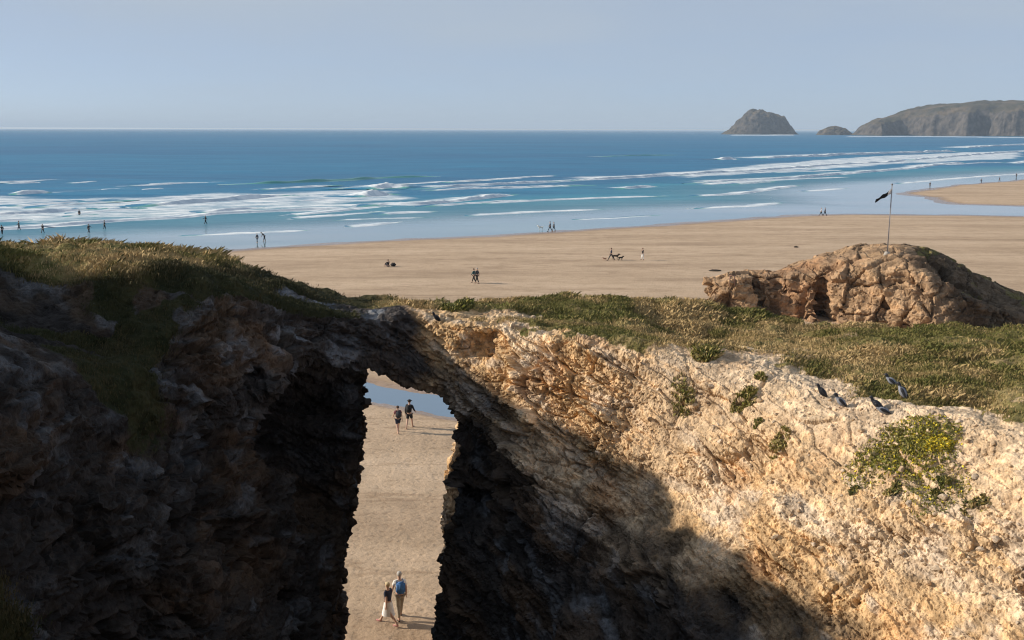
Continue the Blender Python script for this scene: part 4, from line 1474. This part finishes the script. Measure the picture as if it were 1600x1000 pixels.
        link('trousers' if long_legs else 'shorts', skin_mesh('trousers', vv, ee, rr, 1), bottom, root)
    if skirt:
        bm = bmesh.new()
        rings = []
        for j in range(6):
            t = j / 5
            c0 = pel + Vector((0, 0, .06 - .52 * t))
            rings.append([bm.verts.new(c0 + Vector((math.cos(a) * (.165 + .075 * t + .015 * math.sin(5 * a) * t), math.sin(a) * (.135 + .12 * t + .015 * math.cos(4 * a) * t), 0))) for a in [2 * math.pi * q / 18 for q in range(18)]])
        for j in range(5):
            for q in range(18):
                bm.faces.new((rings[j][q], rings[j][(q + 1) % 18], rings[j + 1][(q + 1) % 18], rings[j + 1][q]))
        bm_obj('skirt', bm, skirt, root)
    if hair is not None:
        bm = bmesh.new()
        vs = ell(bm, hd + up * .022 - fw * .012, (.088, .108, .098), 3)
        for v_ in list(vs):
            rel_ = v_.co - hd
            if rel_.dot(fw) > .045 and rel_.dot(up) < .055:
                v_.co = hd + rel_ * .62
            elif rel_.dot(up) < -.045:
                v_.co = hd + rel_ * .72
        bm_obj('hair', bm, hair, root)
    if hat is not None:
        bm = bmesh.new()
        ell(bm, hd + up * .068, (.095, .108, .062), 2)
        bmesh.ops.create_cone(bm, cap_ends=True, segments=20, radius1=.155, radius2=.125, depth=.018, matrix=Matrix.Translation(hd + up * .055 + fw * .02))
        bm_obj('hat', bm, hat, root)
    if pack is not None:
        bm = bmesh.new()
        q = bmesh.ops.create_cube(bm, size=1)
        bmesh.ops.scale(bm, vec=(.30, .17, .42), verts=q['verts'])
        bmesh.ops.bevel(bm, geom=bm.edges[:], offset=.055, segments=3, affect='EDGES')
        bmesh.ops.translate(bm, vec=at(0, -.185, .29), verts=bm.verts)
        pk = bm_obj('backpack', bm, pack, root)
        for sd in (-1, 1):
            bm = bmesh.new()
            tube(bm, at(.11 * sd, -.11, .46), at(.115 * sd, .02, .515), .018, .018)
            tube(bm, at(.115 * sd, .02, .515), at(.125 * sd, .125, .38), .018, .018)
            tube(bm, at(.125 * sd, .125, .38), at(.14 * sd, -.09, .12), .014, .014)
            bm_obj('strap', bm, pack, pk)
    bm = bmesh.new()
    if shoes is not None:
        for (ihip, ik, ic2, ia, it, ih) in legs:
            bm = bmesh.new()
            a, t = V3(V[ia]), V3(V[it])
            md = (a + t) / 2 + Vector((0, -.005, -.022))
            vs = ell(bm, Vector((0, 0, 0)), (.047, .135, .042), 2)
            for v_ in vs:
                v_.co += md
            bm_obj('shoe', bm, shoes, root)
    # rest the lowest point on the ground
    zs = [min((ch.data.vertices[i].co.z for i in range(len(ch.data.vertices))), default=0) for ch in root.children if ch.name.split('.')[0] in ('body', 'shoe', 'trousers')]
    root.location = (loc[0], loc[1], loc[2] - min(zs) * k - .004)
    return root

V3 = Vector

def ground(u, v, z=None):
    q = on_z(u, v, .4)
    for _ in range(4):
        zz = float(sand_z(np.array([q[0]]), np.array([q[1]]))[0])
        q = on_z(u, v, max(zz, -.25) if z is None else z)
    return q

NAVY, BLACK, DGREY, WHITE, KHAKI, RED, BLUE, PINK, TEAL = (cloth('navy_cloth', (.025, .03, .055)), cloth('black_cloth', (.016, .016, .018)), cloth('dark_grey_cloth', (.05, .052, .058)),
    cloth('white_cloth', (.74, .73, .70)), cloth('khaki_cloth', (.33, .28, .21)), cloth('plum_cloth', (.14, .045, .055)), cloth('blue_cloth', (.06, .17, .40)), cloth('rose_cloth', (.45, .20, .20)), cloth('teal_cloth', (.03, .09, .10)))
BLOND, BROWN, GREYH = cloth('blond_hair', (.62, .50, .30)), cloth('brown_hair', (.06, .035, .022)), cloth('grey_hair', (.42, .40, .37))
WETSUIT = plain('wetsuit', (.014, .016, .02), .45, .1)
away = lambda deg: math.radians(deg)

# the couple walking just beyond the arch
person(ground(625, 967), away(20), 1.82, 'walker in white shirt, pale trousers and blue backpack, seen through the arch', stride=.30, arms=(.25, -.15), top=WHITE, bottom=KHAKI, hair=GREYH, pack=BLUE, long_sleeve=False, shoes=BLACK)
person(ground(607, 976), away(62), 1.66, 'blond walker in dark top and white skirt beside the backpacker, seen through the arch', stride=.55, arms=(-.3, .35), top=NAVY, skirt=WHITE, hair=BLOND, long_sleeve=False, shoes=PINK)
# the couple by the stream
person(ground(622, 676), away(20), 1.66, 'walker in plum top and dark shorts near the stream, left of a pair', stride=.42, arms=(.5, -.4), top=RED, bottom=NAVY, hair=BROWN, long_legs=False, long_sleeve=False, pack=DGREY)
person(ground(640, 669), away(-15), 1.78, 'taller walker in black top, shorts and cap near the stream, right of a pair', stride=.38, arms=(-.2, .5), top=BLACK, bottom=BLACK, hair=BROWN, hat=BLACK, long_legs=False, pack=BLACK)
# on the open sand
person(ground(740.5, 442), away(60), 1.70, 'walker in dark green jacket, left one of two close together mid-beach', stride=.4, top=TEAL, bottom=BLACK, hair=BROWN, shoes=BLACK)
person(ground(745.5, 443), away(60), 1.84, 'taller walker in dark clothes, right one of two close together mid-beach', stride=.35, top=DGREY, bottom=BLACK, hair=GREYH, shoes=BLACK)
person(ground(606.5, 417), away(40), 1.72, 'person in dark clothes sitting on the open sand beside a bag', pose='sit', top=BLACK, bottom=NAVY, hair=BROWN, arms=(.9, .9), shoes=BLACK, stride=0)
person(ground(955, 407), away(100), 1.78, 'dog walker in dark blue jacket with two dogs on the sand', stride=.55, top=NAVY, bottom=DGREY, hair=BROWN, shoes=BLACK)
person(ground(1004, 406.5), away(110), 1.68, 'lone walker in dark coat and pale trousers right of the dogs', stride=.2, top=BLACK, bottom=WHITE, hair=BROWN, shoes=BLACK)
person(ground(1283, 337.5), away(80), 1.78, 'walker with pale top by the water edge, left of a distant pair', stride=.45, top=WHITE, bottom=BLACK, hair=GREYH, shoes=BLACK)
person(ground(1289, 337.5), away(80), 1.80, 'walker in dark clothes by the water edge, right of a distant pair', stride=.45, top=DGREY, bottom=BLACK, hair=BROWN, shoes=BLACK)
person(ground(859.5, 361.5), away(90), 1.80, 'walker in navy at the wet sand edge, left of a pair near a white dog', stride=.45, top=NAVY, bottom=BLACK, hair=BROWN, shoes=BLACK)
person(ground(865.5, 360.5), away(90), 1.60, 'shorter walker in dark coat at the wet sand edge, right of a pair', stride=.35, top=BLACK, bottom=BLACK, hair=BROWN, shoes=BLACK)
# in the shallows
person(ground(402, 379, 0.), away(60), 1.5, 'small bather in dark wetsuit in the shallows, left of two just off the sand', stride=.2, top=WETSUIT, bottom=WETSUIT, hair=BROWN)
person(ground(413.5, 377, 0.), away(100), 1.75, 'bather in dark wetsuit bending forward in the shallows, right of two just off the sand', stride=.2, bend=.75, arms=(.2, .2), top=WETSUIT, bottom=WETSUIT, hair=BROWN)
far_bathers = [
    (3.5, 366, 'bather in dark wetsuit at the far left edge of the shallows'),
    (30, 359, 'bather in dark wetsuit, second from the left in the shallows'),
    (67, 364, 'bather in dark wetsuit carrying a surfboard at the left'),
    (139, 364, 'bather in dark wetsuit, left of two above the grass hummock'),
    (163.5, 358, 'bather in dark wetsuit, right of two above the grass hummock'),
    (124, 336, 'swimmer standing in the white water farthest out at the left'),
    (321.5, 350, 'lone bather in dark wetsuit in the shallows right of the hummock'),
    (1453, 292, 'distant bather in dark clothes in the shallows right of the flag'),
    (1533, 287, 'distant figure in dark clothes on the wet edge of the sand bar'),
    (1561.5, 284, 'distant figure in dark clothes on the dry top of the sand bar'),
    (1588, 277.5, 'distant figure in dark clothes farthest along the sand bar'),
]
for i, (u, v, lab) in enumerate(far_bathers):
    q = ground(u, v, 0. if i < 8 else None)
    if i < 8:
        q = q + np.array([0, 0, -.12 if i != 5 else -.6])
    person(q, away(40 + 67 * i), 1.78, lab, stride=.25 + .08 * (i % 4), arms=(.9 - .3 * (i % 3), -.6 + .4 * (i % 2)), top=WETSUIT if i < 8 else NAVY, bottom=WETSUIT if i < 8 else BLACK, hair=BROWN, shoes=None,
           group='bathers scattered in the shallows' if i < 8 else 'distant figures on the sand bar')

# surfboard held by one of them, foam topped
q = ground(76, 363, 0.)
bm = bmesh.new()
ell(bm, Vector((0, 0, 0)), (1.25, .27, .04), 3)
for v_ in bm.verts:
    v_.co.z += .05 * (v_.co.x / 1.25) ** 2
o = bm_obj('surfboard', bm, plain('board_foam', (.20, .25, .30), .4), None)
o.location = (q[0], q[1], .95)
o.rotation_euler = (.3, .18, .5)
tag(o, 'dark surfboard carried at the waist in the shallows at the left', 'surfboard')

# bag on the sand beside the sitter
q = ground(614.5, 416)
bm = bmesh.new()
c_ = bmesh.ops.create_cube(bm, size=1)
bmesh.ops.scale(bm, vec=(.75, .42, .42), verts=bm.verts)
bmesh.ops.bevel(bm, geom=bm.edges[:], offset=.12, segments=3, affect='EDGES')
for v_ in bm.verts:
    v_.co.x *= 1 - .25 * (v_.co.z + .2)
    v_.co.z += .21
bag = empty('beach_bag', tuple(q))
tag(bag, 'dark rounded bag lying on the sand beside the sitting person', 'bag')
bm_obj('body', bm, BLACK, bag)
bm = bmesh.new()
for j in range(8):
    a0, a1 = math.pi * j / 8, math.pi * (j + 1) / 8
    tube(bm, (math.cos(a0) * .2, 0, .36 + math.sin(a0) * .16), (math.cos(a1) * .2, 0, .36 + math.sin(a1) * .16), .018, .018)
bm_obj('handle', bm, DGREY, bag)

# ------------------------------------------------------------------ dogs
def dog(u, v, L, rz, mat, label, z=None):
    q = ground(u, v, z)
    root = empty('dog', tuple(q), rz)
    tag(root, label, 'dog')
    s = L
    hgt = .52
    V, R, E = [], [], []
    def add(p, r, par=None):
        V.append(tuple(Vector(p) * s)); R.append((r * s, r * s) if not isinstance(r, tuple) else (r[0] * s, r[1] * s))
        if par is not None:
            E.append((par, len(V) - 1))
        return len(V) - 1
    mid = add((0, 0, .54), (.13, .15))
    ch = add((0, .26, .55), (.14, .18), mid)
    hp = add((0, -.30, .56), (.12, .13), mid)
    nk = add((0, .42, .68), .09, ch)
    hd = add((0, .52, .80), .095, nk)
    mz = add((0, .66, .76), .055, hd)
    no = add((0, .74, .745), .035, mz)
    t1 = add((0, -.46, .64), .035, hp)
    t2 = add((0, -.60, .78), .025, t1)
    for sd in (-1, 1):
        a = add((.09 * sd, .28, .40), .065, ch)
        b = add((.09 * sd, .25, .20), .038, a)
        c = add((.09 * sd, .27, .03), .035, b)
        d = add((.09 * sd, .32, .02), .032, c)
        a = add((.09 * sd, -.28, .40), .08, hp)
        b = add((.09 * sd, -.20, .28), .048, a)
        c = add((.09 * sd, -.38, .17), .036, b)
        d = add((.09 * sd, -.36, .03), .033, c)
        e = add((.09 * sd, -.31, .02), .032, d)
        f = add((.06 * sd, .49, .88), (.03, .02), hd)
        g = add((.10 * sd, .48, .80), (.025, .015), f)
    link('body', skin_mesh('body', V, E, R, 1), mat, root)
    bm = bmesh.new()
    for j in range(12):
        a0, a1 = 2 * math.pi * j / 12, 2 * math.pi * (j + 1) / 12
        c = Vector((0, .40, .665)) * s
        tube(bm, c + Vector((math.cos(a0) * .1, math.sin(a0) * .05, math.sin(a0) * -.07)) * s, c + Vector((math.cos(a1) * .1, math.sin(a1) * .05, math.sin(a1) * -.07)) * s, .014 * s, .014 * s, 5)
    bm_obj('collar', bm, RED, root)
    return root
dog(961.5, 405.5, .95, away(-95), plain('dark_fur', (.05, .035, .025), .9), 'larger dark brown dog right beside the dog walker')
dog(969.5, 407, .72, away(-80), plain('black_fur', (.02, .018, .016), .9), 'smaller black dog ahead of the brown dog on the sand')
dog(845, 359.5, 1.0, away(85), plain('white_fur', (.72, .69, .63), .9), 'white dog in the wet shallows left of a walking pair', 0.)
dog(945, 407, .5, away(95), plain('tan_fur', (.34, .18, .11), .9), 'tiny tan dog left of the dog walker')

# dark weed heaps and a buoy-like stone on the sand
for u, v, w, lab in ((1117, 423.5, 1.5, 'flat dark heap of seaweed on the sand left of the outcrop'), (1244, 386.5, .7, 'small dark lump on the sand above the outcrop')):
    q = ground(u, v)
    bm = bmesh.new()
    g = random.Random(u)
    ell(bm, Vector((0, 0, 0)), (w * .5, w * .35, .16), 3)
    for v_ in bm.verts:
        v_.co.z = v_.co.z * (1 + .8 * (g.random() - .5)) + .03
        v_.co.x *= 1 + .35 * (g.random() - .5)
    o = bm_obj('seaweed_heap', bm, plain('dark_weed', (.035, .025, .015), .8), None)
    o.location = tuple(q)
    tag(o, lab, 'seaweed')

# ------------------------------------------------------------------ birds
BIRD_G, BIRD_D, BIRD_B, BIRD_L = plain('slate_feathers', (.22, .235, .27), .6, .2, 60), plain('dark_feathers', (.022, .024, .03), .5, .2, 60), plain('bird_beak', (.05, .05, .05), .4), plain('bird_leg', (.16, .06, .05), .6)
def bird(u, v, rz, L, label, body=BIRD_G, pitch=.35, dark=BIRD_D):
    loc, no = hit(u, v)
    if loc is None:
        return
    root = empty('bird', loc, rz)
    tag(root, label, 'bird', 'birds resting on the headland')
    s = L / .33
    cz = .115
    prof = [(-.125, .012), (-.10, .034), (-.06, .056), (-.01, .068), (.04, .064), (.08, .046), (.105, .035)]
    bm = bmesh.new()
    rings = []
    cpit, spit = math.cos(pitch), math.sin(pitch)
    pts = [(a, 0, r) for a, r in prof]
    path = [Vector((0, a * cpit, cz + a * spit)) for a, r in prof]
    rad = [r for a, r in prof]
    # neck and head
    e0 = path[-1]
    path += [e0 + Vector((0, .012, .026)), e0 + Vector((0, .018, .052)), e0 + Vector((0, .034, .070)), e0 + Vector((0, .056, .068)), e0 + Vector((0, .070, .060))]
    rad += [.033, .031, .035, .027, .008]
    hx = e0.y
    for j, (c, r) in enumerate(zip(path, rad)):
        d = (path[min(j + 1, len(path) - 1)] - path[max(j - 1, 0)]).normalized()
        upv = Vector((1, 0, 0)).cross(d)
        rings.append([bm.verts.new((c + Vector((1, 0, 0)) * math.cos(a) * r * .92 + upv * math.sin(a) * r) * s) for a in [2 * math.pi * q / 12 for q in range(12)]])
    for j in range(len(rings) - 1):
        for q in range(12):
            bm.faces.new((rings[j][q], rings[j][(q + 1) % 12], rings[j + 1][(q + 1) % 12], rings[j + 1][q]))
    bm.faces.new(rings[0])
    bm.faces.new(rings[-1][::-1])
    bmesh.ops.recalc_face_normals(bm, faces=bm.faces)
    bo = bm_obj('body', bm, body, root)
    bo.data.materials.append(dark)
    for pl in bo.data.polygons:
        if pl.center.z > (e0.z + .02) * s:
            pl.material_index = 1
    bm = bmesh.new()
    tube(bm, (e0 + Vector((0, .064, .063))) * s, (e0 + Vector((0, .092, .054))) * s, .009 * s, .002 * s)
    bm_obj('beak', bm, BIRD_B, root)
    # tail and folded wings
    bm = bmesh.new()
    c0 = Vector((0, -.10 * cpit, cz - .10 * spit))
    dirt = Vector((0, -cpit, -spit * .75))
    vs = [c0 + Vector((-.024, 0, .004)), c0 + Vector((.024, 0, .004)), c0 + dirt * .115 + Vector((.034, 0, .002)), c0 + dirt * .115 + Vector((-.034, 0, .002))]
    top_ = [bm.verts.new(q * s) for q in vs]
    bot_ = [bm.verts.new((q - Vector((0, 0, .010))) * s) for q in vs]
    bm.faces.new(top_)
    bm.faces.new(bot_[::-1])
    for j in range(4):
        bm.faces.new((top_[j], top_[(j + 1) % 4], bot_[(j + 1) % 4], bot_[j]))
    bm_obj('tail', bm, dark, root, False)
    for sd in (-1, 1):
        bm = bmesh.new()
        ell(bm, Vector((0, 0, 0)), (.016 * s, .118 * s, .042 * s), 2)
        for v_ in bm.verts:
            t = (v_.co.y / (.118 * s) + 1) / 2
            v_.co.z *= .35 + .65 * t
        bmesh.ops.rotate(bm, cent=(0, 0, 0), matrix=Matrix.Rotation(pitch + .05, 3, 'X'), verts=bm.verts)
        bmesh.ops.translate(bm, vec=Vector((.056 * sd, -.035, cz - .004)) * s, verts=bm.verts)
        bm_obj('wing', bm, dark, root)
        bm = bmesh.new()
        tube(bm, Vector((.026 * sd, .01, .065)) * s, Vector((.028 * sd, .015, -.005)) * s, .005 * s, .004 * s)
        for a in (-.5, 0, .5, math.pi):
            f = Vector((.028 * sd, .015, .0)) * s
            tube(bm, f, f + Vector((math.sin(a) * .03, math.cos(a) * .03, 0)) * s, .0035 * s, .002 * s, 5)
        bm_obj('leg', bm, BIRD_L, root)
    return root
bird(1285, 621, away(75), .32, 'dark bird, leftmost of the flock at the top of the slope', BIRD_D, .85)
bird(1314, 637, away(70), .34, 'slate grey bird with pale breast, second from the left in the flock', BIRD_G, .75)
bird(1370, 640, away(65), .32, 'dark bird just above another in the middle of the flock', BIRD_D, .6)
bird(1380, 650, away(75), .33, 'slate grey bird lowest on the slope in the middle of the flock', BIRD_G, .35)
bird(1393, 604, away(60), .33, 'plump grey bird highest in the flock, standing on the turf', BIRD_G, .6)
bird(1410, 622, away(50), .35, 'upright grey bird with dark wings, right below the highest one', BIRD_G, 1.0)
bird(683, 503, away(100), .30, 'black bird standing alone at the right end of the bridge', BIRD_D, .8)

# ------------------------------------------------------------------ flagpole on the outcrop
d = Vector(ray(1386, 397)).normalized()
fp, _, _, _ = out_bvh.ray_cast(Vector((0, 0, CAM_H)), d, 300)
topz = on_y(1387.5, 289, fp.y)[2]
pole = empty('flagpole', fp)
tag(pole, 'tall thin flagpole standing on top of the rock outcrop', 'flagpole')
Hh = topz - fp.z
METAL = plain('pole_metal', (.20, .19, .20), .45)
bm = bmesh.new()
tube(bm, (0, 0, -.3), (.10, 0, Hh), .055, .035, 10)
bm_obj('pole', bm, METAL, pole)
bm = bmesh.new()
ell(bm, Vector((.10, 0, Hh + .05)), (.10, .10, .09), 2)
bm_obj('finial', bm, METAL, pole)
bm = bmesh.new()
tube(bm, (.14, -.04, Hh - .05), (.08, -.06, .3), .012, .012, 5)
bm_obj('halyard', bm, plain('rope', (.55, .52, .46), .8), pole)
bm = bmesh.new()
bmesh.ops.create_cone(bm, cap_ends=True, segments=10, radius1=.34, radius2=.2, depth=.35, matrix=Matrix.Translation((0, 0, .05)))
bm_obj('footing', bm, plain('concrete', (.35, .32, .28), .9), pole)
# wind-blown flag hanging down to the left
bm = bmesh.new()
nu, nv = 22, 8
gridv = []
for i in range(nu + 1):
    t = i / nu
    rowv = []
    for j in range(nv + 1):
        w_ = (j / nv - .5)
        x = .05 - 1.35 * t
        z = Hh - .62 - .80 * t - w_ * .46 * (1 - .2 * t)
        yy_ = .16 * math.sin(t * 7 + w_ * 2.4) * (.25 + t) + w_ * .42 * math.sin(t * 3.2)
        z += .05 * math.sin(t * 11 + 1)
        rowv.append(bm.verts.new((x, yy_, z)))
    gridv.append(rowv)
for i in range(nu):
    for j in range(nv):
        bm.faces.new((gridv[i][j], gridv[i + 1][j], gridv[i + 1][j + 1], gridv[i][j + 1]))
bmesh.ops.solidify(bm, geom=bm.faces[:], thickness=.012)
fl = bm_obj('flag', bm, plain('black_flag', (.018, .018, .022), .8), pole)
fl.data.materials.append(plain('white_flag', (.70, .70, .70), .8))
for pl in fl.data.polygons:
    if pl.center.x > -.22:
        pl.material_index = 1

# the small iron frame at the outer end of the outcrop
d = Vector(ray(1144, 441)).normalized()
q, _, _, _ = out_bvh.ray_cast(Vector((0, 0, CAM_H)), d, 300)
if q is None:
    q = Vector(on_y(1144, 441, 108))
fr = empty('iron_frame', q)
tag(fr, 'small iron hoop standing on the left tip of the outcrop', 'railing')
RUST = plain('rusty_iron', (.30, .17, .12), .8)
for sx in (-.22, .22):
    bm = bmesh.new()
    tube(bm, (sx, 0, -.35), (sx, 0, .62), .05, .045, 8)
    bm_obj('post', bm, RUST, fr)
bm = bmesh.new()
tube(bm, (-.27, 0, .62), (.27, 0, .62), .045, .045, 8)
bm_obj('top_bar', bm, RUST, fr)
# ------------------------------------------------------------------ haze
bm = bmesh.new()
bmesh.ops.create_cube(bm, size=1)
me = bpy.data.meshes.new('haze')
bm.to_mesh(me)
bm.free()
for vtx in me.vertices:
    vtx.co = (vtx.co.x * 3.2e6, vtx.co.y * 3e5 + 1e5, -5 if vtx.co.z < 0 else 190)
m = bpy.data.materials.new('haze_air')
m.use_nodes = True
nt = m.node_tree
nt.nodes.clear()
out = nt.nodes.new('ShaderNodeOutputMaterial')
vol = nt.nodes.new('ShaderNodeVolumePrincipled')
vol.inputs['Color'].default_value = (.66, .82, 1.0, 1)
vol.inputs['Density'].default_value = 6.5e-5
vol.inputs['Anisotropy'].default_value = .0
nt.links.new(vol.outputs[0], out.inputs['Volume'])
kind(link('haze', me, m), 'stuff')
